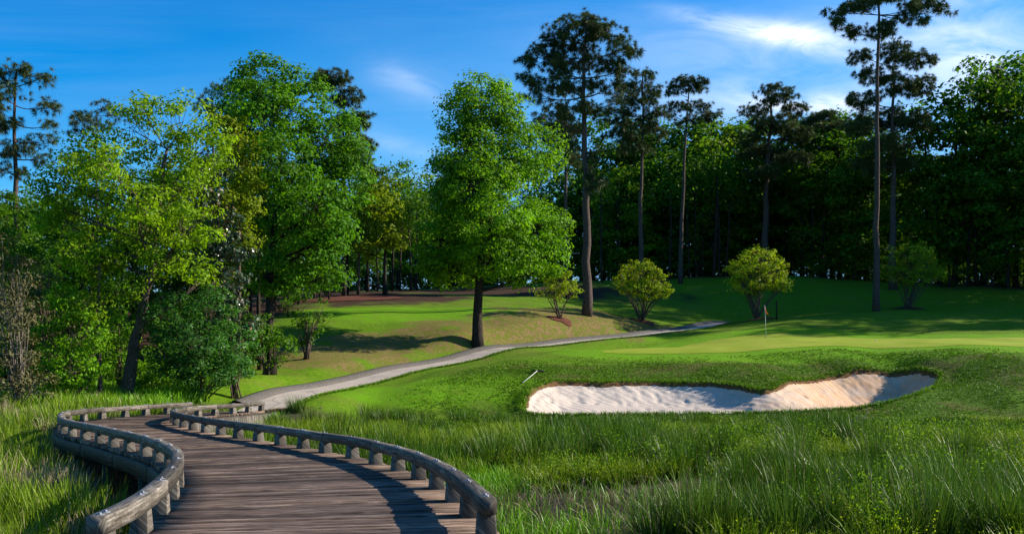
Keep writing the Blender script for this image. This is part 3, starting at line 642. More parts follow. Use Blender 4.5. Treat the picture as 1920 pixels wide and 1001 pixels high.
pine('pine half hidden behind the left side of the tall central pine', 1061, 93, 545, [(1045,205,30,16),(1020,232,26,16),(1068,240,26,20),(1042,268,34,20),(1078,300,22,18),(1030,295,26,16),(1060,175,20,12)], 9, None, 52)
pine('narrow pine with drooping tufts right of the tall central pine', 1201, 97, 545, [(1205,140,18,14),(1180,160,26,13),(1222,172,22,13),(1190,190,42,13),(1160,215,32,13),(1232,208,22,13),(1200,228,40,12),(1165,252,38,13),(1225,245,24,12),(1190,275,34,12)], 10, [(1200,545),(1201,400),(1205,280),(1205,140)], 53)
pine('thin leaning pine with a small flat topped crown, third of the line of pines', 1276, 105, 528, [(1288,160,32,14),(1262,168,16,13),(1318,162,14,14),(1272,198,20,9),(1305,205,24,9),(1340,214,18,10),(1290,222,22,7),(1262,215,12,8)], 9, [(1276,528),(1279,400),(1284,280),(1292,160)], 54)
pine('round crowned pine above the forest behind the flag', 1434, 111, 518, [(1450,182,40,18),(1420,205,24,15),(1490,208,26,16),(1445,235,50,16),(1492,252,32,15),(1405,262,26,13),(1440,282,50,14),(1480,300,34,12),(1425,325,38,10)], 15, [(1434,518),(1435,400),(1440,300),(1450,180)], 55)
pine('tallest pine with a long bare trunk and wide sparse branches at the right', 1643, 85, 585, [(1640,-40,60,30),(1600,14,34,10),(1568,22,18,8),(1575,48,16,12),(1700,18,24,9),(1738,2,26,14),(1766,18,16,9),(1650,60,20,12),(1612,60,18,9),(1720,40,18,8),(1675,45,22,9),(1665,-10,30,18)], 13, [(1643,585),(1644,400),(1645,200),(1647,60),(1647,-50)], 56, dens=1.1, tufts=1.25)
pine('thickly tufted pine directly behind the tallest right hand pine', 1675, 101, 548, [(1670,105,38,20),(1610,108,26,13),(1720,115,32,18),(1640,145,46,16),(1702,160,46,20),(1620,185,38,16),(1738,155,20,15),(1660,215,56,20),(1608,240,32,16),(1712,230,38,20),(1650,275,48,18),(1690,300,38,16),(1630,310,30,16)], 14, None, 57)
pine('pine against the sky at the left edge, gnarled open crown', 28, 60, 700, [(42,135,30,14),(5,145,34,18),(75,148,30,13),(22,182,44,16),(84,200,30,13),(8,232,44,16),(96,236,20,10),(32,280,42,16),(62,262,34,12),(-35,200,34,50),(70,295,24,9),(15,320,40,14)], 15, [(28,700),(30,420),(28,300),(25,200),(30,130)], 58, group='pines on the left', cr=.5)
pine('small pine top poking over the lime green tree at left', 182, 65, 690, [(188,198,20,9),(150,222,26,10),(208,216,18,10),(178,236,38,10),(140,245,18,8)], 9, None, 59, group='pines on the left', cr=.5)
pine('dark dense pine behind the right shoulder of the tallest rounded tree', 645, 89, 548, [(628,150,32,16),(600,160,24,16),(652,185,30,18),(672,225,24,20),(640,235,32,20),(684,270,18,16),(692,318,20,10),(668,300,28,18),(645,280,30,20)], 9, None, 60, group='pines on the left', dens=1.4)
pine('dark pine top behind the left shoulder of the tallest rounded tree', 400, 66, 690, [(402,172,20,12),(385,195,16,12),(430,165,24,14),(410,210,30,14)], 10, None, 61, group='pines on the left', cr=.5)
pine('pointed pine top above the dark forest near the right edge', 1868, 107, 540, [(1872,135,9,9),(1868,152,18,9),(1842,163,22,7),(1892,165,18,7),(1865,178,38,9)], 10, None, 62, dens=1.4)
pine('low pine top between the round crowned pine and the tufted one', 1545, 116, 520, [(1548,218,24,9),(1520,228,20,9),(1550,245,34,12),(1515,260,26,12)], 10, None, 63, dens=1.4)
pine('pine crown cut by the right edge of the view above the dark forest', 1925, 105, 540, [(1925,170,14,10),(1915,190,24,8),(1950,185,20,12)], 10, None, 64)

# --- prototypes for the forest
def proto(k, leaf, w, h, cb, seed, ls=.36, bark='dark_bark', nl=12, cr=1.0, dens=.8, name='forest_tree', Y=110):
    R.seed(seed); lob = []
    for q in range(nl):
        f = (q+.5)/nl; zc = cb+(h-cb)*f; rr = w*math.sin(math.pi*min(.97, .18+.72*f))**.7; a = q*2.4+R.uniform(-.5, .5); r_ = R.uniform(.32, .46)*w
        lob.append((rr*.62*math.cos(a), rr*.62*math.sin(a), zc-r_*.2, r_, r_, r_*.72))
    lean = R.uniform(-.5, .5)
    return make_tree(name, 'x', 'tree', 0, Y, 0, lob, leaf, bark, leafsize=ls, clump_r=cr, dens=dens, seed=seed+1, local={'loc': (0, 0, 0), 'trunk': [(0, 0, -.4), (lean*.4, 0, h*.45), (lean, .1, h*.9)], 'r': .12+h*.004}, twig=.4, shell=.5)
PR = [proto(0, 'forest_leaf', 4.6, 17, 4.0, 101), proto(1, 'forest_leaf', 3.6, 19, 6.5, 103), proto(2, 'forest_lime', 3.8, 15, 3.0, 105), proto(3, 'forest_leaf', 5.2, 15, 3.0, 107, nl=14), proto(4, 'forest_lime', 2.6, 12, 2.0, 109, nl=9, cr=.8),
      proto(5, 'forest_leaf', 2.4, 7, .6, 111, nl=8, cr=.8)]
PH = [17, 19, 15, 15, 12, 7]; used_p = [False]*6
FOREST = 'trees of the wood behind the golf hole'
def forest(k, px, Y, pytop, label, rz=None, wide=1.0, group=FOREST):
    x_ = at(px, Y); z_ = gz(x_, Y); htop = CZ+(H0-pytop)*Y/F-z_; s = htop/PH[k]; rz = R.uniform(0, 6.28) if rz is None else rz
    if not used_p[k]:
        o = PR[k]; used_p[k] = True; o.location = (x_, Y, z_); o.rotation_euler = (0, 0, rz); o.scale = (s*wide, s*wide, s); o['label'] = label; o['group'] = group; return o
    return copy_thing(PR[k], (x_, Y, z_), rz, (s*wide, s*wide, s), label, group)
R.seed(5)
FT = [ # kind, px, Y, pytop, label
 (0,1110,118,330,'dark forest tree low behind the trunk of the tall central pine'),
 (2,1160,112,335,'sunlit mid green tree behind the yellow green shrub on the mound'),
 (1,1130,124,235,'dark tall forest tree filling the gap right of the tall central pine crown'),
 (4,1205,110,400,'low lime green tree behind the narrow drooping pine trunk'),
 (0,1230,122,262,'dark forest tree between the narrow pine and the thin leaning pine'),
 (2,1180,120,300,'lighter green forest tree behind the narrow pine crown'),
 (1,1300,121,255,'forest tree whose top shows just under the flat crown of the thin leaning pine'),
 (2,1335,116,290,'light green forest tree right of the thin leaning pine'),
 (2,1370,122,245,'bright topped forest tree left of the round crowned pine'),
 (4,1310,112,430,'low sunlit lime tree glowing among thin trunks behind the wood edge'),
 (1,1400,126,262,'tall forest tree half hidden by the round crowned pine'),
 (0,1520,120,250,'dark forest tree right of the round crowned pine'),
 (3,1475,118,330,'broad dark tree below the round crowned pine'),
 (0,1575,115,240,'dark forest tree left of the thickly tufted pine'),
 (3,1540,113,330,'broad dark low crown at the wood edge right of the flag'),
 (3,1610,112,310,'dark crown behind the long bare trunk of the tallest pine'),
 (0,1700,113,255,'dark leafy tree behind the tufted pine on its right'),
 (2,1735,108,205,'green tree right of the tufted pine, sunlit at its top'),
 (0,1790,106,160,'highest broad crown of the dark right hand wood'),
 (3,1760,106,300,'dark low crown behind the shaded shrub'),
 (2,1845,107,178,'sun tipped crown below the pointed pine top'),
 (1,1830,104,215,'dark tree in front of the pointed pine near the right edge'),
 (0,1905,105,175,'dark broad tree at the right edge of the view, upper crown lit'),
 (3,1890,101,290,'dark low crown at the right edge of the wood'),
 (5,1530,111,470,'dark understorey bush at the wood edge right of the largest shrub'),
 (5,1600,110,455,'dark understorey bush left of the tallest pine trunk'),
 (5,1780,103,450,'dark understorey bush right of the shaded shrub'),
 (5,1860,102,440,'dark understorey bush near the right edge of the wood'),
 (5,1150,109,490,'dark understorey bush between the tall central pine and the mound shrub'),
 (5,1235,112,480,'dark understorey bush left of the thin leaning pine foot'),
 (1,1000,118,330,'dark tree seen behind the right side of the central green tree'),
 (0,940,122,350,'dark tree hidden mostly behind the central green tree'),
 (2,780,112,320,'mid green tree filling the gap left of the central green tree'),
 (1,745,116,306,'green topped tree in the gap behind the yellow green tree'),
 (2,822,120,318,'light topped tree touching the left edge of the central green tree'),
 (0,850,118,360,'dark tree behind the lower left of the central green tree'),
 (0,690,104,340,'dark tree behind the rusty brown budding tree'),
 (3,640,98,400,'dark broad tree behind the lower right of the tallest rounded tree'),
 (4,590,88,430,'low green tree behind the tallest rounded tree'),
 (3,560,82,330,'dark tree directly behind the tallest rounded tree'),
 (0,470,72,300,'dark tree between the yellowish tree and the tallest rounded tree'),
 (0,400,66,300,'dark tree behind the magnolia'),
 (3,330,62,330,'dark broad tree behind the lime green tree on its right'),
 (0,250,60,320,'dark tree behind the middle of the lime green tree'),
 (3,150,58,360,'dark broad tree behind the lime green tree on its left'),
 (0,60,58,370,'dark tree below the pine at the left edge'),
 (3,-10,52,400,'dark crown at the left edge behind the twiggy thicket'),
 (5,90,46,520,'dark bush in the gap left of the lime green tree'),
 (5,300,48,560,'dark bush behind the leaning forked trunk'),
 (5,200,46,560,'dark bush behind the slender young tree'),
 (5,10,42,560,'dark bush behind the twiggy thicket at the left edge'),
 (5,430,56,560,'dark bush in the shade left of the tall rounded tree trunk'),
 (5,540,72,520,'dark bush behind the tall rounded tree trunk'),
 (5,-10,41,600,'dark bush low at the left edge beside the twiggy thicket'),
 (5,60,43,560,'dark bush low behind the right side of the twiggy thicket'),
 (5,125,45,540,'dark bush behind the bright green bush at the far left bend'),
 (5,385,50,575,'dark bush behind the large bluish green bush'),
 (5,460,54,590,'dark bush in the gap left of the tall rounded tree foot'),
 (5,165,44,590,'dark bush low between the slender young tree and the leaning trunk'),
 (3,30,47,440,'dark leafy crown behind the twiggy thicket, below the left edge pine'),
 (5,620,90,500,'dark bush by the reddish bank'),
]
for k, px, Y, pt, lab in FT: forest(k, px, Y, pt-(32 if 1050 < px < 1650 and k != 5 else 0), lab, wide=1.22 if px > 1050 else 1.0)
R.seed(9)
for px, pt in [(1090,250),(1150,255),(1215,250),(1262,238),(1325,240),(1365,232),(1410,240),(1480,228),(1505,240),(1560,222),(1590,235)]:
    forest(R.choice([0, 3, 1]), px, R.uniform(119, 127), pt, 'tall dark crown closing the skyline of the wood between the pines', wide=1.25, group='skyline trees of the wood between the pines')
R.seed(6)
for q in range(46):
    px = 480+q*33+R.uniform(-14, 14); Y = R.uniform(124, 146); k = [3, 0, 3, 2][q % 4]
    forest(k, px, Y, R.uniform(300, 370) if px > 1050 else R.uniform(350, 400), 'dark tree deep in the wood, showing only in gaps between nearer trees', wide=1.15, group='trees deep in the wood')
for q in range(34):
    px = 560+q*42+R.uniform(-12, 12); Y = R.uniform(112, 122)
    if 610 < px < 800 and q % 2: continue
    forest(5, px, Y, R.uniform(440, 490), 'dark leafy undergrowth bush between the trunks of the wood', wide=1.5, group='bushes between the trunks of the wood')
for q in range(44):
    px = 815+q*27+R.uniform(-8, 8); forest(5, px, R.uniform(109.5, 117), R.uniform(455, 500), 'dark leafy undergrowth bush between the trunks of the wood', wide=1.7, group='bushes between the trunks of the wood')
for q in range(20):
    px = -160+q*36+R.uniform(-10, 10); Y = R.uniform(68, 84); k = [3, 0, 5, 3][q % 4]
    forest(k, px, Y, R.uniform(330, 420) if k != 5 else 520, 'dark tree deep in the left wood, showing only in gaps of the nearer crowns', wide=1.15, group='trees deep in the left wood')
# trees of the same wood standing beyond the right edge, which shade the slope
for k, x_, y_, h in [(0,62,106,22),(1,70,100,24),(3,58,99,17),(0,66,92,21),(1,76,90,24),(3,60,91,15),(0,74,83,20),(1,84,98,25),(0,68,112,22),(1,80,106,24),(3,56,84,9),(0,56,96,25),(1,60,102,27),(0,52,104,24),(1,64,97,27),(0,70,94,26),(1,61,87,24),(0,68,84,24),(1,78,84,24),(0,55,111,26),(1,63,113,27),(3,72,107,25),(0,80,93,27)]:
    s = h/PH[k]; copy_thing(PR[k], (x_, y_, gz(x_, y_)), R.uniform(0, 6), (s, s, s), 'leafy tree of the dark wood beyond the right edge of the golf hole', 'wood beyond the right edge')
# bare slim trunks among the wood
def slim(px, Y, pybase, pytop, wpx, lean, label):
    x_ = at(px, Y); z_ = gz(x_, Y); u = Y/F; h = CZ+(H0-pytop)*u-z_; r = wpx*u*.5
    root = thing('forest_tree', (x_, Y, z_), label, 'tree', 'bare lower trunks along the wood edge'); mb = MB()
    P = np.array([(lean*u*t+.12*math.sin(3*t+px), 0, -.3+(h+.3)*t) for t in np.linspace(0, 1, 8)]); mb.tube(P, np.linspace(r, r*.5, 8), 7)
    for q in range(6):
        t = R.uniform(.35, 1); a = P[int(t*7)]; e = a+np.array([R.uniform(-2, 2), R.uniform(-1, 1), R.uniform(.3, 1.6)]); mb.tube(curve3(a, e, .1, .05, 5), np.linspace(r*.35, .01, 5), 4)
    mb.build('trunk', M['dark_bark'], root, smooth=True)
    lv = np.concatenate([P[-1]+R.normal(size=(500, 3))*np.array([1.5, 1.4, 1.4])]); V, Qf = leaf_quads(lv, rand_dir(500), .34)
    mesh('crown', V, None, Qf, M['forest_leaf'], attrs={'rnd': np.repeat(R.uniform(0, 1, 500), 4)}, parent=root)
for a in [(1290,110,0,330,4,0,'slim trunk just right of the thin leaning pine foot'),(1302,111,0,330,4,3,'second slim trunk right of the thin leaning pine'),(1318,112,0,340,3.5,0,'slim dark trunk crossing the glow of the low sunlit lime tree'),
          (1338,110,0,330,7,6,'stouter trunk right of the low sunlit lime tree'),(1350,111,0,330,5,-6,'slim trunk leaning left beside the stouter trunk'),(1358,111,0,340,5,14,'slim trunk leaning right toward the largest shrub'),
          (1256,109,0,360,5,0,'slim dark trunk left of the thin leaning pine'),(1127,106,0,360,5,2,'slim trunk behind the tall central pine on its right'),
          (1505,113,0,360,5,2,'slim trunk right of the largest shrub'),(1525,112,0,350,4,-3,'slim trunk in the dark wood, second right of the largest shrub'),
          (1815,103,0,330,6,4,'slim trunk in the dark wood right of the shaded shrub'),(1832,103,0,330,5,-2,'slim trunk leaning slightly left in the dark wood right of the shaded shrub'),(1850,102,0,340,4,3,'slim trunk near the right edge of the wood'),
          (602,84,0,360,4,1,'pale slim trunk left of the reddish bank'),(616,85,0,360,4,-1,'second pale slim trunk left of the reddish bank'),(648,90,0,350,9,0,'thick dark trunk standing on the reddish bank'),
          (690,98,0,380,4,0,'slim trunk at the top of the brown bank'),(705,99,0,380,4,1,'slim trunk below the yellow green tree'),(735,100,0,370,5,0,'slim trunk right of the yellow green tree stem'),(752,101,0,380,5,1,'slim trunk against the pale gap left of the central green tree'),
          (768,100,0,380,6,0,'dark trunk near the left edge of the central green tree'),(783,101,0,380,4,1,'slim trunk nearest the central green tree on its left'),(487,54,0,350,9,3,'second dark trunk beside the tall rounded tree')]:
    slim(*a)

# ------------------------------------------------------------------ grasses and rushes
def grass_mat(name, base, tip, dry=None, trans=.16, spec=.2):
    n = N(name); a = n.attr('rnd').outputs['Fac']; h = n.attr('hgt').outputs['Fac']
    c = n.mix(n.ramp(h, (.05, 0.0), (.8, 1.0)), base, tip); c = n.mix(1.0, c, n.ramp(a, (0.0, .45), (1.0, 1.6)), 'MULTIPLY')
    if dry: c = n.mix(n.ramp(a, (.955, 0.0), (.965, 1.0)), c, dry)
    p = n.n('BsdfPrincipled', {'Base Color': c, 'Roughness': .4, 'Specular IOR Level': spec}); t = n.n('BsdfTranslucent', {'Color': n.mix(1.0, c, (1.2, 1.25, .5), 'MULTIPLY')})
    mx = n.n('MixShader', {0: trans, 1: p, 2: t}); n.t.links.new(mx.outputs[0], n.out.inputs[0]); return n.m
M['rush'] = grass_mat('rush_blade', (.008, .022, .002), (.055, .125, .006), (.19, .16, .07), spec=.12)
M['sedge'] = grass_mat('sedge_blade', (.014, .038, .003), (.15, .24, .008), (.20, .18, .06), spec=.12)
M['fresh'] = grass_mat('fresh_grass', (.06, .14, .004), (.15, .33, .008), None)
M['tall'] = grass_mat('tall_rush', (.008, .022, .003), (.095, .17, .014), (.20, .18, .09), spec=.2)
M['dead'] = grass_mat('dead_grass', (.12, .085, .045), (.34, .27, .16), None, trans=.15)
M['turfblade'] = grass_mat('turf_blade', (.030, .085, .003), (.16, .30, .010), (.15, .16, .03), spec=.05)
def blades(name, P, Hh, lean, wd, mat, curl=.5, label=None, parent=None):
    n = len(P); lv = np.array([0, .38, .72, 1.0]); az = np.arctan2(lean[:, 1], lean[:, 0]); sd_ = R.uniform(0, math.pi, n)
    sdir = np.stack([np.cos(sd_), np.sin(sd_), np.zeros(n)], 1); V = np.zeros((n, 7, 3)); hv = np.zeros((n, 7))
    for k, t in enumerate(lv):
        c = P+lean*(Hh*(t*(1-curl)+curl*t**2.2))[:, None]+np.array([0, 0, 1.])*(Hh*(t-.25*t**3*np.minimum(1.5, (lean**2).sum(1))))[:, None]
        if k < 3: w = (wd*(1-.55*t))[:, None]; V[:, 2*k] = c-sdir*w; V[:, 2*k+1] = c+sdir*w; hv[:, 2*k:2*k+2] = t
        else: V[:, 6] = c; hv[:, 6] = 1
    T = np.array([(0,1,3),(0,3,2),(2,3,5),(2,5,4),(4,5,6)]); TT = (np.arange(n)[:, None, None]*7+T[None]).reshape(-1, 3)
    o = mesh(name, V.reshape(-1, 3), TT, None, mat, attrs={'rnd': np.repeat(R.uniform(0, 1, n), 7), 'hgt': hv.ravel()}, parent=parent)
    return o
R.seed(77)
rx_at = lambda y_: np.interp(y_, Rc[:, 1], Rc[:, 0])
lx_at = lambda y_: np.interp(y_, Lc[:, 1], Lc[:, 0])
def scatter(n, xr, yr, power=1.0):
    return R.uniform(xr[0], xr[1], n), yr[0]+(yr[1]-yr[0])*R.uniform(0, 1, n)**power
def near_deck(x_, y_, m=.25):
    Z = np.concatenate([Le, Re[::-1]]); sd__ = inside_sd(x_, y_, Z); return sd__ > -m
def tussocks(xc, yc, rad_, hh, nb, wd, leanamt):
    n = len(xc); idx = np.repeat(np.arange(n), nb); k = len(idx)
    a = R.uniform(0, 2*math.pi, k); r = np.sqrt(R.uniform(0, 1, k)); ox = np.cos(a)*r; oy = np.sin(a)*r
    x_ = xc[idx]+ox*rad_[idx]; y_ = yc[idx]+oy*rad_[idx]; z_ = ground_z(x_, y_)-.03
    l = np.stack([ox, oy, np.zeros(k)], 1)*leanamt*R.uniform(.3, 1.3, (k, 1))+R.normal(size=(k, 3))*np.array([.10, .10, 0])+np.array([-.05, -.02, 0])
    Hh = hh[idx]*R.uniform(.55, 1.12, k)*(1-.2*r); return np.stack([x_, y_, z_], 1), Hh, l, np.full(k, wd)*R.uniform(.7, 1.2, k)
def in_view(x_, y_, m=140): px = 960+F*x_/y_; return (px > -m) & (px < 1920+m)
def marsh_ok(x_, y_):
    return ~((y_ > 34.5) & (x_ < -6.6-(40-y_)*.3)) & (x_ > rx_at(y_)+.35) & (~near_deck(x_, y_, .3)) & in_view(x_, y_) & (y_ < 41.6+.5*vnoise(x_, y_, 2, 3)) & ~((inside_sd(x_, y_, BUNK) > -.35))
def open_pool(x_, y_):      # bare muddy water between the clumps
    px = 960+F*x_/y_; a = sstep(1385, 1290, px)*sstep(22.5, 20.5, y_+.8*vnoise(x_, y_, 1.2, 60))
    b = np.exp(-(((px-1500)/120)**2+((y_-16.8)/1.0)**2))+np.exp(-(((px-1850)/110)**2+((y_-20.5)/1.2)**2))+.8*np.exp(-(((px-1330)/90)**2+((y_-22)/1.6)**2))
    return np.maximum(a, b)
BL = {'rush': [], 'sedge': [], 'tall': []}
for (yr, cnt, rad0, h0, nb, wd) in (((13, 20), 420, .34, .95, 150, .0072), ((20, 28), 640, .38, .95, 140, .0082), ((28, 36), 900, .42, .88, 120, .008), ((36, 41.7), 1500, .38, .62, 60, .0095)):
    x_, y_ = scatter(cnt, (-9, 24), yr); ok = marsh_ok(x_, y_) & (R.uniform(0, 1, cnt) > open_pool(x_, y_)*1.5); x_, y_ = x_[ok], y_[ok]
    patch = vnoise(x_, y_, 3.4, 21)+.6*vnoise(x_, y_, 1.4, 22); hh = h0*(1+.40*vnoise(x_, y_, 2.6, 23))*R.uniform(.42, 1.32, len(x_))
    if yr[0] >= 36: hh = hh*(1-.35*sstep(39, 41.5, y_))*np.where(960+F*x_/y_ > 1330, .72, 1)
    isr = patch+R.normal(size=len(x_))*.12 > (.45 if 20 <= yr[0] < 36 else .05)
    for key, sel, ln in (('rush', isr, .42), ('sedge', ~isr, .75)):
        n_ = sel.sum(); BL[key].append(tussocks(x_[sel], y_[sel], np.full(n_, rad0*(.8 if key == 'rush' else 1)), hh[sel]*(1.12 if key == 'rush' else .74), nb, wd*(1 if key == 'rush' else 1.2), ln))
cl = [(1230,14.9,1.0),(1290,15.0,1.25),(1325,15.6,1.4),(1350,15.1,1.2),(1430,16.0,1.1),(1480,19,1.1),(1560,15.0,1.15),(1640,16,1.3),(1700,14.8,1.15),(1780,15.6,1.35),(1840,17,1.2),(1920,15,1.3),(1620,18.5,1.15),(1740,18.2,1.2),(1800,19.8,1.2),(1400,21,1.15),(1000,25.5,1.15),(930,26.5,1.1),(1060,26,1.05),(1180,25.6,1.0),(1120,28,1.0),(1250,24.5,1.1),(850,30,1.0),(760,32,.95),(1500,26,1.1),(1380,29,1.0),(1650,27,1.1),(1820,25,1.1),(1240,38.6,.95),(1180,39.2,.9),(1300,39.4,.85)]
xc = np.array([at(a, b) for a, b, h in cl]); yc = np.array([b for a, b, h in cl]); hh = np.array([h for a, b, h in cl])
for (a0, a1, b0, b1, m_) in ((1380, 1960, 14.5, 24, 26), (1000, 1960, 24, 36, 34), (500, 900, 30, 40, 12)):
    b = R.uniform(b0, b1, m_); a = R.uniform(a0, a1, m_); xc = np.append(xc, at(a, b)); yc = np.append(yc, b); hh = np.append(hh, R.uniform(.9, 1.3, m_)*np.where(b > 33, .75, 1))
BL['tall'].append(tussocks(xc, yc, np.full(len(xc), .30), hh*1.08, 230, .0078, .55))
for key, nm, lab in (('rush', 'rushes', 'dark green marsh rushes standing in tall clumps right of the boardwalk'), ('sedge', 'sedge_grass', 'yellow green sedge growing between the rushes of the marsh'), ('tall', 'tall_rushes', 'taller blue green rush clumps arching over the marsh')):
    L_ = BL[key]; P = np.concatenate([a[0] for a in L_]); Hh = np.concatenate([a[1] for a in L_]); l = np.concatenate([a[2] for a in L_]); w = np.concatenate([a[3] for a in L_])
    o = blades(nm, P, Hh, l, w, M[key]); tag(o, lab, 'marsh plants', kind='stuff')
    if key == 'sedge':   # little seed heads near the tips
        q = R.choice(len(P), min(len(P), 80000), replace=False); t = R.uniform(.7, 1.0, len(q))
        C = P[q]+l[q]*(Hh[q]*t**1.6)[:, None]+np.array([0, 0, 1.])*(Hh[q]*(t-.2*t**3))[:, None]
        C = np.repeat(C, 3, 0)+R.normal(size=(len(C)*3, 3))*.035; V, Qf = leaf_quads(C, rand_dir(len(C)), .034, .7)
        o = mesh('seed_heads', V, None, Qf, leaf_mat('seed_head', (.12, .19, .01), (.28, .34, .03)), attrs={'rnd': np.repeat(R.uniform(0, 1, len(C)), 4)}); tag(o, 'tiny yellowish seed heads on the marsh sedge', 'seed heads', kind='stuff')
# low leafy herbs between the sedge
x_, y_ = scatter(2600, (-4, 20), (14, 34)); ok = marsh_ok(x_, y_) & (vnoise(x_, y_, 1.6, 81) > .15) & (open_pool(x_, y_) < .6); x_, y_ = x_[ok], y_[ok]; nh = len(x_)
P = np.stack([x_, y_, ground_z(x_, y_)+R.uniform(.45, .85, nh)*(1 if True else 1)], 1); P = np.repeat(P, 34, 0)+R.normal(size=(nh*34, 3))*np.array([.13, .13, .12])
V, Qf = leaf_quads(P, unit(rand_dir(len(P))+np.array([0, 0, .8])), .055, .6)
o = mesh('marsh_herbs', V, None, Qf, leaf_mat('herb_leaf', (.05, .12, .006), (.17, .30, .012)), attrs={'rnd': np.repeat(R.uniform(0, 1, len(P)), 4)}); tag(o, 'low small leaved yellow green herbs growing through the marsh sedge', 'marsh herbs', kind='stuff')
# short bright grass beside the near right rail and round the pool
x_, y_ = scatter(26000, (-1.5, 8), (11, 28)); px_ = 960+F*x_/y_
g = np.exp(-(((px_-890)/60)**2+((y_-22.5)/1.8)**2))*1.6+np.exp(-(((px_-1000)/160)**2+((y_-15.5)/1.3)**2))*.55+.07*open_pool(x_, y_)
ok = (x_ > rx_at(np.minimum(y_, 36))+.3) & ~near_deck(x_, y_, .25) & (R.uniform(0, 1, len(x_)) < g); x_, y_ = x_[ok], y_[ok]; z_ = np.maximum(ground_z(x_, y_), -.03)
P = np.stack([x_, y_, z_], 1); P = np.repeat(P, 3, 0)+R.normal(size=(len(P)*3, 3))*np.array([.05, .05, 0])
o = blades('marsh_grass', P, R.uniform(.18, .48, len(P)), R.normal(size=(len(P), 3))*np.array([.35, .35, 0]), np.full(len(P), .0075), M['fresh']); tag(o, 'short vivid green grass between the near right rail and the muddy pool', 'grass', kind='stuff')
# dead stems in the pool and among the clumps
x_, y_ = scatter(9000, (-1, 14), (14, 26)); ok = marsh_ok(x_, y_) & (R.uniform(0, 1, len(x_)) < .10+.65*open_pool(x_, y_)); x_, y_ = x_[ok], y_[ok]
P = np.stack([x_, y_, np.maximum(ground_z(x_, y_), -.02)], 1)
o = blades('dead_stems', P, R.uniform(.15, .5, len(P)), R.normal(size=(len(P), 3))*np.array([.9, .9, 0]), np.full(len(P), .006), M['dead']); tag(o, 'straw coloured dead stems lying round the muddy pool', 'dead stems', kind='stuff')
# grass left of the boardwalk
def left_ok(x_, y_): return ~near_deck(x_, y_, .15) & (x_ < lx_at(y_)+(y_ > 24)*1.5) & (~near_deck(x_, y_, .6) | (y_ > 21)) & ((y_ > 22) | (x_ < -5.6-.12*(y_-9)+.5*vnoise(x_, y_, 1, 70))) & in_view(x_, y_)
LB = []
for yr, cnt, nb, wd, h0 in (((9, 16), 900, 75, .006, .95), ((16, 24), 900, 55, .0075, .95), ((24, 34), 1300, 40, .0085, .85), ((34, 38), 500, 35, .010, .8)):
    x_, y_ = scatter(cnt, (-21, -3), yr); ok = left_ok(x_, y_); x_, y_ = x_[ok], y_[ok]
    hh = h0*(1+.22*vnoise(x_, y_, 1.7, 31))*R.uniform(.75, 1.15, len(x_)); LB.append(tussocks(x_, y_, np.full(len(x_), .33), hh, nb, wd, .55))
P, Hh, l, w = [np.concatenate([a[k] for a in LB]) for k in range(4)]; dsel = (vnoise(P[:, 0], P[:, 1], .9, 41) > .62) | (R.uniform(0, 1, len(P)) < .03)
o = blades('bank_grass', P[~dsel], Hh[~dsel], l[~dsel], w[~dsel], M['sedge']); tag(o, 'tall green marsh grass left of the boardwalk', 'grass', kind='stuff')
o = blades('dry_bank_grass', P[dsel], Hh[dsel], l[dsel], w[dsel], M['dead']); tag(o, 'pale dry stalks mixed into the tall grass left of the boardwalk', 'dry grass', kind='stuff')
# rough turf tufts on the bank round the bunker
x_, y_ = scatter(90000, (-6, 30), (42.2, 57)); sdb = inside_sd(x_, y_, BUNK); sg = inside_sd(x_, y_, GREEN)
pr = np.exp(-np.abs(sdb)/.18)*1.2+(.62*sstep(-7, -2.5, sdb))*(.6+.6*vnoise(x_, y_, 1.3, 51)); ok = (sdb < -.02) & (sg < -.9) & (dist_path(x_, y_) > 1.6) & (R.uniform(0, 1, len(x_)) < pr); x_, y_, sdb = x_[ok], y_[ok], sdb[ok]
P = np.stack([x_, y_, ground_z(x_, y_)-.01], 1); hl = np.where(sdb > -.35, .15, .075); P = np.repeat(P, 3, 0)+R.normal(size=(len(P)*3, 3))*np.array([.05, .04, 0]); hl = np.repeat(hl, 3)
o = blades('rough_turf', P, hl*R.uniform(.6, 1.4, len(P)), R.normal(size=(len(P), 3))*np.array([.8, .8, 0]), np.full(len(P), .016), M['turfblade']); tag(o, 'coarse uncut turf on the bank above the sand bunker', 'grass', kind='stuff')
# grass creeping over the edges of the path
idx = R.randint(0, len(PC)-1, 16000); T_ = np.gradient(PC, axis=0); T_ /= np.linalg.norm(T_, axis=1)[:, None]; N2 = np.stack([T_[:, 1], -T_[:, 0]], 1)
sd2 = R.choice([-1, 1], 16000); off = np.where(sd2 > 0, .90, -1.66)+sd2*np.abs(R.normal(size=16000))*.16+.10*vnoise(idx*.4, sd2*9., 1.3, 90)
q2 = PC[idx]+T_[idx]*R.uniform(-.2, .2, (16000, 1))+N2[idx]*off[:, None]; P = np.stack([q2[:, 0], q2[:, 1], ground_z(q2[:, 0], q2[:, 1])+.02], 1)
o = blades('path_edge_grass', P, R.uniform(.06, .15, len(P)), R.normal(size=(len(P), 3))*np.array([.7, .7, 0]), np.full(len(P), .016), M['turfblade']); tag(o, 'short ragged grass creeping over both edges of the cart path', 'grass', kind='stuff')
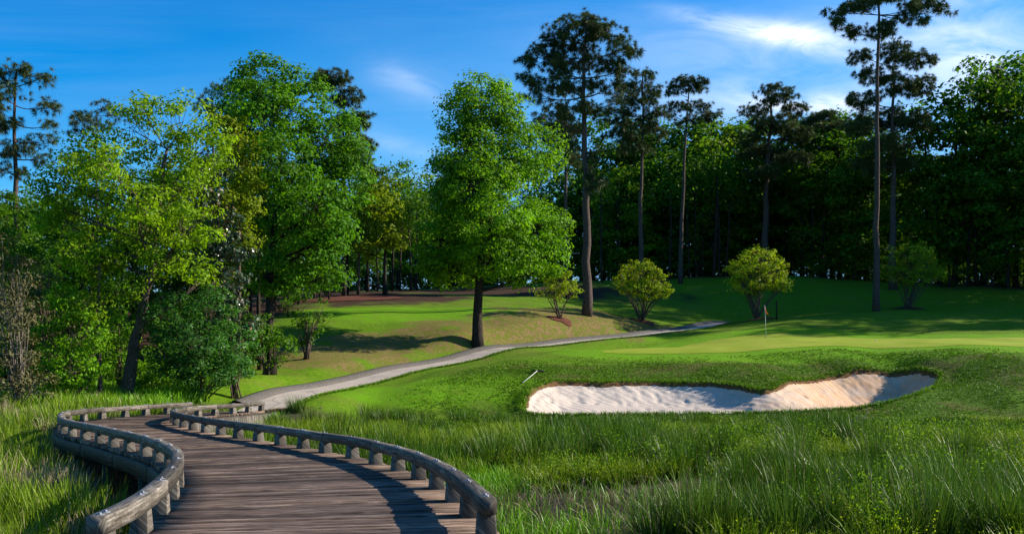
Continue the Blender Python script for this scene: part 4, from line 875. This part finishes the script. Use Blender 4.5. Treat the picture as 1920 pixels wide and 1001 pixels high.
# ground cover at the wood edge on the left
x_, y_ = scatter(24000, (-24, -9), (36, 52)); ok = (x_ < -13.2-(y_-40)*.02+.6*vnoise(x_, y_, 1, 3)) & in_view(x_, y_) ; x_, y_ = x_[ok], y_[ok]
P = np.stack([x_, y_, ground_z(x_, y_)], 1); P = np.repeat(P, 2, 0)+R.normal(size=(len(P)*2, 3))*np.array([.08, .08, 0])
o = blades('undergrowth', P, R.uniform(.2, .7, len(P)), R.normal(size=(len(P), 3))*np.array([.5, .5, 0]), np.full(len(P), .02), M['fresh']); tag(o, 'weedy undergrowth along the foot of the left wood', 'undergrowth', kind='stuff')

# ------------------------------------------------------------------ small objects
def simple(name, col, rough=.5, spec=.4, **k): n = N(name); return n.finish(col, rough, None, spec, **k)
white = simple('white_paint', (.60, .59, .55), .5); black = simple('black_plastic', (.012, .012, .013), .5); greyp = simple('grey_handle', (.10, .12, .14), .5)
# flagstick
fx_, fy_ = at(1436, 68), 68.0; fz = gz(fx_, fy_)+.03
fl = thing('golf_flag', (fx_, fy_, fz), 'orange and yellow flag hanging on a pale pole on the putting green', 'golf flag')
mb = MB(); mb.tube([(0, 0, 0), (-.03, 0, 1.2), (-.08, 0, 2.2)], .016, 8); mb.build('pole', white, fl, smooth=True)
n = N('flag_cloth'); c = n.mix(n.ramp(n.noise(n.pos((3, 3, 3)), 1.7, 2), (.52, 0.0), (.60, 1.0)), (.80, .09, .008), (.85, .42, .03)); flagm = n.finish(c, .8, None, .2)
ft = np.linspace(0, 1, 9); V = []
for a in np.linspace(0, 1, 8):
    for t in ft: V.append((-.075+.34*a*(.12+.88*t**.9)*(.9)+.02*math.sin(t*9), .05*math.sin(a*7+t*3), 2.18-t*.42-a*(.10+.28*(1-t*.4))))
V = np.array(V); Qf = [(r*9+c_, r*9+c_+1, r*9+9+c_+1, r*9+9+c_) for r in range(7) for c_ in range(8)]
mesh('flag', V, None, Qf, flagm, True, parent=fl)
mb = MB(); mb.tube([(0, 0, .0), (0, 0, .012)], [.06, .06], 14); mb.build('cup', black, fl)
# rakes
def rake(label, head, tip, hw, htilt, hm):
    c = np.array(head); e = np.array(tip); root = thing('bunker_rake', c, label, 'rake', 'rakes at the bunker'); d = e-c; dn = d/np.linalg.norm(d)
    s = np.array([math.cos(htilt), math.sin(htilt), 0.]); s = s-dn*(s@dn); s /= np.linalg.norm(s); up = np.cross(s, dn); up = up if up[2] > 0 else -up
    mb = MB(); mb.box((0, 0, .05), s*hw, dn*.035, up*.03)
    for k in np.linspace(-hw*.93, hw*.93, 13): mb.tube([s*k+np.array([0, 0, .05]), s*k+np.array([0, 0, .05])-up*.09+dn*.02], [.011, .007], 5)
    mb.build('rake_head', black, root); mb = MB(); mb.tube([dn*.03+np.array([0, 0, .06]), d*.5+np.array([0, 0, .05]), d+np.array([0, 0, .05])], .015 if hm is white else .014, 8); mb.build('handle', hm, root, smooth=True)
def gp(px, Y, o=0): x_ = at(px, Y); return (x_, Y, gz(x_, Y)+o)
rake('white handled rake lying on the grass at the left end of the bunker', gp(1008, 50.0, .10), gp(980, 47.6, .06), .34, -.25, white)
def sz(x_, y_): sd_ = inside_sd([x_], [y_], BUNK); return float(base_z([x_], [y_])[0]-bunker_cut(np.array([x_]), np.array([y_]), np.maximum(sd_, 0))[0])
hx, hy = at(1672, 49.6), 49.6; tx, ty = at(1694, 48.3), 48.3
rake('dark rake lying on the shaded sand at the right end of the bunker', (hx, hy, sz(hx, hy)+.03), (tx, ty, sz(tx, ty)+.05), .33, .95, greyp)
# post, ball
px_, py_ = at(1456, 80.5), 80.5
o = thing('marker_post', (px_, py_, gz(px_, py_)), 'thin dark wooden post standing right of the largest shrub', 'post'); mb = MB(); mb.box((0, 0, .72), (.05, 0, 0), (0, .05, 0), (0, 0, .78)); mb.box((0, 0, 1.52), (.06, 0, 0), (0, .06, 0), (0, 0, .03), taper=.4); mb.build('post', M['dark_bark'], o)
import bmesh
bm = bmesh.new(); bmesh.ops.create_icosphere(bm, subdivisions=3, radius=.035); me = bpy.data.meshes.new('golf_ball'); bm.to_mesh(me); bm.free(); me.materials.append(white)
o = bpy.data.objects.new('golf_ball', me); COL.objects.link(o); bx_, by_ = at(1642, 63), 63.0; o.location = (bx_, by_, gz(bx_, by_)+.06); tag(o, 'white golf ball resting on the putting green at the right', 'golf ball')
# fallen branch in the rushes
bx_, by_ = at(1600, 38), 38.0; br = thing('dead_branch', (bx_, by_, gz(bx_, by_)), 'pale leafless branch sticking out of the rushes before the bunker', 'dead branch'); mb = MB(); R.seed(3)
for q in range(9):
    e = np.array([R.uniform(-1.2, .9), R.uniform(-.4, .4), R.uniform(.55, 1.05)]); a = np.array([R.uniform(-.3, .3), 0, R.uniform(.1, .4)]); mb.tube(curve3(a, e, .05, .1, 6), np.linspace(.022, .008, 6), 5)
mb.build('branches', M['pale_bark'], br, smooth=True)
# timber retaining wall with pine straw next to the bridge end
rw = thing('retaining_wall', (at(545, 40.5), 40.5, 0), 'low dark timber retaining wall topped with brown pine straw at the bridge end', 'retaining wall'); o0 = np.array([at(545, 40.5), 40.5, 0]); A_ = np.array([at(497, 39.2), 39.2]); B_ = np.array([at(600, 41.2), 41.2])
mb = MB(); d = (B_-A_); Ln = np.linalg.norm(d); d /= Ln; Nn = np.array([d[1], -d[0]]); k = 0
for zc in (.12, .34, .56):
    c = (A_+B_)/2; mb.box(np.array([c[0], c[1], zc])-o0, (*(d*Ln/2), 0), (*(Nn*.05), 0), (0, 0, .105), uv=[(a*Ln, b*.2+zc, zc) for b in (0, 1) for a in (0, 1, 1, 0)])
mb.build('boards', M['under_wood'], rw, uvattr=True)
for t in np.linspace(.02, .98, 5):
    P = A_+d*Ln*t+Nn*.11; mb = MB(); mb.box(np.array([P[0], P[1], .36])-o0, (*(d*.07), 0), (*(Nn*.06), 0), (0, 0, .42), uv=[(b*.8, a*.1, t) for b in (0, 1) for a in (0, 1, 1, 0)]); mb.build('post', M['under_wood'], rw, bevel=.01, uvattr=True)
R.seed(4); k = 9000; t = R.uniform(0, 1, k); P = A_+d[None]*(Ln*(t*1.05))[:, None]-Nn[None]*R.uniform(-.12, .6, (k, 1)); zz = .70+.09*R.uniform(0, 1, k)*np.sin(math.pi*np.clip(t, .03, .97))+.02
dd = R.normal(size=(k, 3))*np.array([1, 1, .25]); dd = unit(dd)*.16; sdv = unit(np.cross(dd, np.array([0, 0, 1.])))*.007; C = np.column_stack([P, zz])-o0
V = np.stack([C-sdv, C+sdv, C+dd], 1).reshape(-1, 3); n = N('pine_straw'); a = n.attr('rnd').outputs['Fac']; M['straw'] = n.finish(n.mix(a, (.09, .045, .02), (.33, .19, .08)), .8, None, .2)
o = mesh('straw', V, np.arange(k*3).reshape(-1, 3), None, M['straw'], attrs={'rnd': np.repeat(R.uniform(0, 1, k), 3)}, parent=rw)

# ------------------------------------------------------------------ light, sky, camera
AZ, EL = rad(13), rad(27)            # sun direction: angle from +X towards +Y, elevation
sun = bpy.data.lights.new('sun', 'SUN'); sun.energy = 5.0; sun.angle = rad(.5); sun.color = (1, .93, .80); so = bpy.data.objects.new('sun', sun); COL.objects.link(so)
import mathutils
so.rotation_euler = mathutils.Vector((math.cos(EL)*math.cos(AZ), math.cos(EL)*math.sin(AZ), math.sin(EL))).to_track_quat('Z', 'Y').to_euler()
w = bpy.data.worlds.new('World'); S.world = w; w.use_nodes = True; t = w.node_tree; t.nodes.clear()
class WN(N):
    def __init__(s): s.t = t; s.out = t.nodes.new('ShaderNodeOutputWorld')
n = WN(); sky = n.n('TexSky', sky_type='NISHITA', sun_disc=False, sun_elevation=EL, sun_rotation=math.pi/2-AZ, air_density=1.0, dust_density=.6, ozone_density=2.5, altitude=50)
hs = n.n('HueSaturation', {'Color': sky.outputs[0], 'Saturation': 1.95, 'Value': 1.25, 'Hue': .507})
d = n.n('TexCoord').outputs['Generated']; sp = n.n('SeparateXYZ', {0: d})
# cloud coordinates: direction projected on a high flat layer
zz = n.math('MAXIMUM', sp.outputs[2], .03); cu = n.math('DIVIDE', sp.outputs[0], zz); cv = n.math('DIVIDE', sp.outputs[1], zz)
cvec = n.n('CombineXYZ', {0: cu, 1: cv, 2: 0.0})
rot = n.n('Mapping', {'Vector': cvec, 'Rotation': (0, 0, rad(24)), 'Scale': (.32, 1.1, 1)})
c1 = n.noise(rot, 1.1, 9, .62, .9); c2 = n.noise(cvec, .33, 3)
veil = n.math('MULTIPLY', n.ramp(c1, (.42, 0.0), (.78, 1.0)), n.ramp(c2, (.38, 0.0), (.62, 1.0)))
# image-plane like azimuth/height of a direction (x/y, z/y), so that wisps sit at fixed places in the sky
yy = n.math('MAXIMUM', sp.outputs[1], .05); ax = n.math('DIVIDE', sp.outputs[0], yy); az_ = n.math('DIVIDE', sp.outputs[2], yy)
fine = n.noise(n.n('Mapping', {'Vector': n.n('CombineXYZ', {0: ax, 1: az_, 2: 0.0}), 'Rotation': (0, 0, rad(8)), 'Scale': (9, 26, 1)}), 1.0, 8, .62, .8)
def wisp(cx, cy, rx, ry, tilt, amp):
    X = n.math('SUBTRACT', ax, cx); Z = n.math('SUBTRACT', az_, cy); Zt = n.math('SUBTRACT', Z, n.math('MULTIPLY', X, tilt))
    e = n.math('ADD', n.math('POWER', n.math('ABSOLUTE', n.math('DIVIDE', X, rx)), 2.0), n.math('POWER', n.math('ABSOLUTE', n.math('DIVIDE', Zt, ry)), 2.0))
    g = n.math('POWER', 2.718, n.math('MULTIPLY', e, -1.0)); return n.math('MULTIPLY', g, amp)
tot = None
for px, py, rx, ry, tilt, amp in [(1440,62,110,20,-.16,.85),(1370,45,100,14,-.2,.5),(1500,68,60,22,-.1,.7),(1520,200,90,18,0,1.0),(770,155,70,30,-.3,.25),(1380,190,160,40,0,.35),(740,270,70,20,-.3,.2),(1800,60,140,120,0,.30),(1640,130,220,120,0,.25),(1300,100,260,60,0,.15),(1900,120,160,60,0,.35)]:
    q = wisp((px-960)/F, (H0-py)/F, rx/F, ry/F, tilt, amp); tot = q if tot is None else n.math('ADD', tot, q)
wis = n.math('MULTIPLY', tot, n.ramp(fine, (.30, .10), (.62, 1.0)))
cl_ = n.math('MINIMUM', n.math('ADD', n.math('MULTIPLY', veil, .13), wis), .92)
low = n.ramp(n.math('SUBTRACT', az_, n.math('MULTIPLY', ax, .16)), (.05, .92), (.37, 0.0))
base_sky = n.mix(low, hs.outputs[0], (1.75, 3.9, 6.6))
skyc = n.mix(cl_, base_sky, (7.4, 8.0, 9.0))
bg = n.n('Background', {'Color': skyc, 'Strength': .085}); t.links.new(bg.outputs[0], n.out.inputs[0])
cam = bpy.data.cameras.new('camera'); co = bpy.data.objects.new('camera', cam); COL.objects.link(co); S.camera = co
co.location = (0, 0, CZ); co.rotation_euler = (rad(90), 0, 0); cam.sensor_width = 36; cam.lens = 36*F/1920; cam.shift_y = (H0-500.5)/1920; cam.clip_end = 6000; cam.clip_start = .1
S.render.resolution_x = 1024; S.render.resolution_y = 533
S.render.engine = 'CYCLES'
S.view_settings.view_transform = 'Standard'; S.view_settings.look = 'None'; S.view_settings.exposure = 0.92; S.view_settings.gamma = 1
S.cycles.max_bounces = 4; S.cycles.diffuse_bounces = 2; S.cycles.transmission_bounces = 3; S.cycles.glossy_bounces = 2
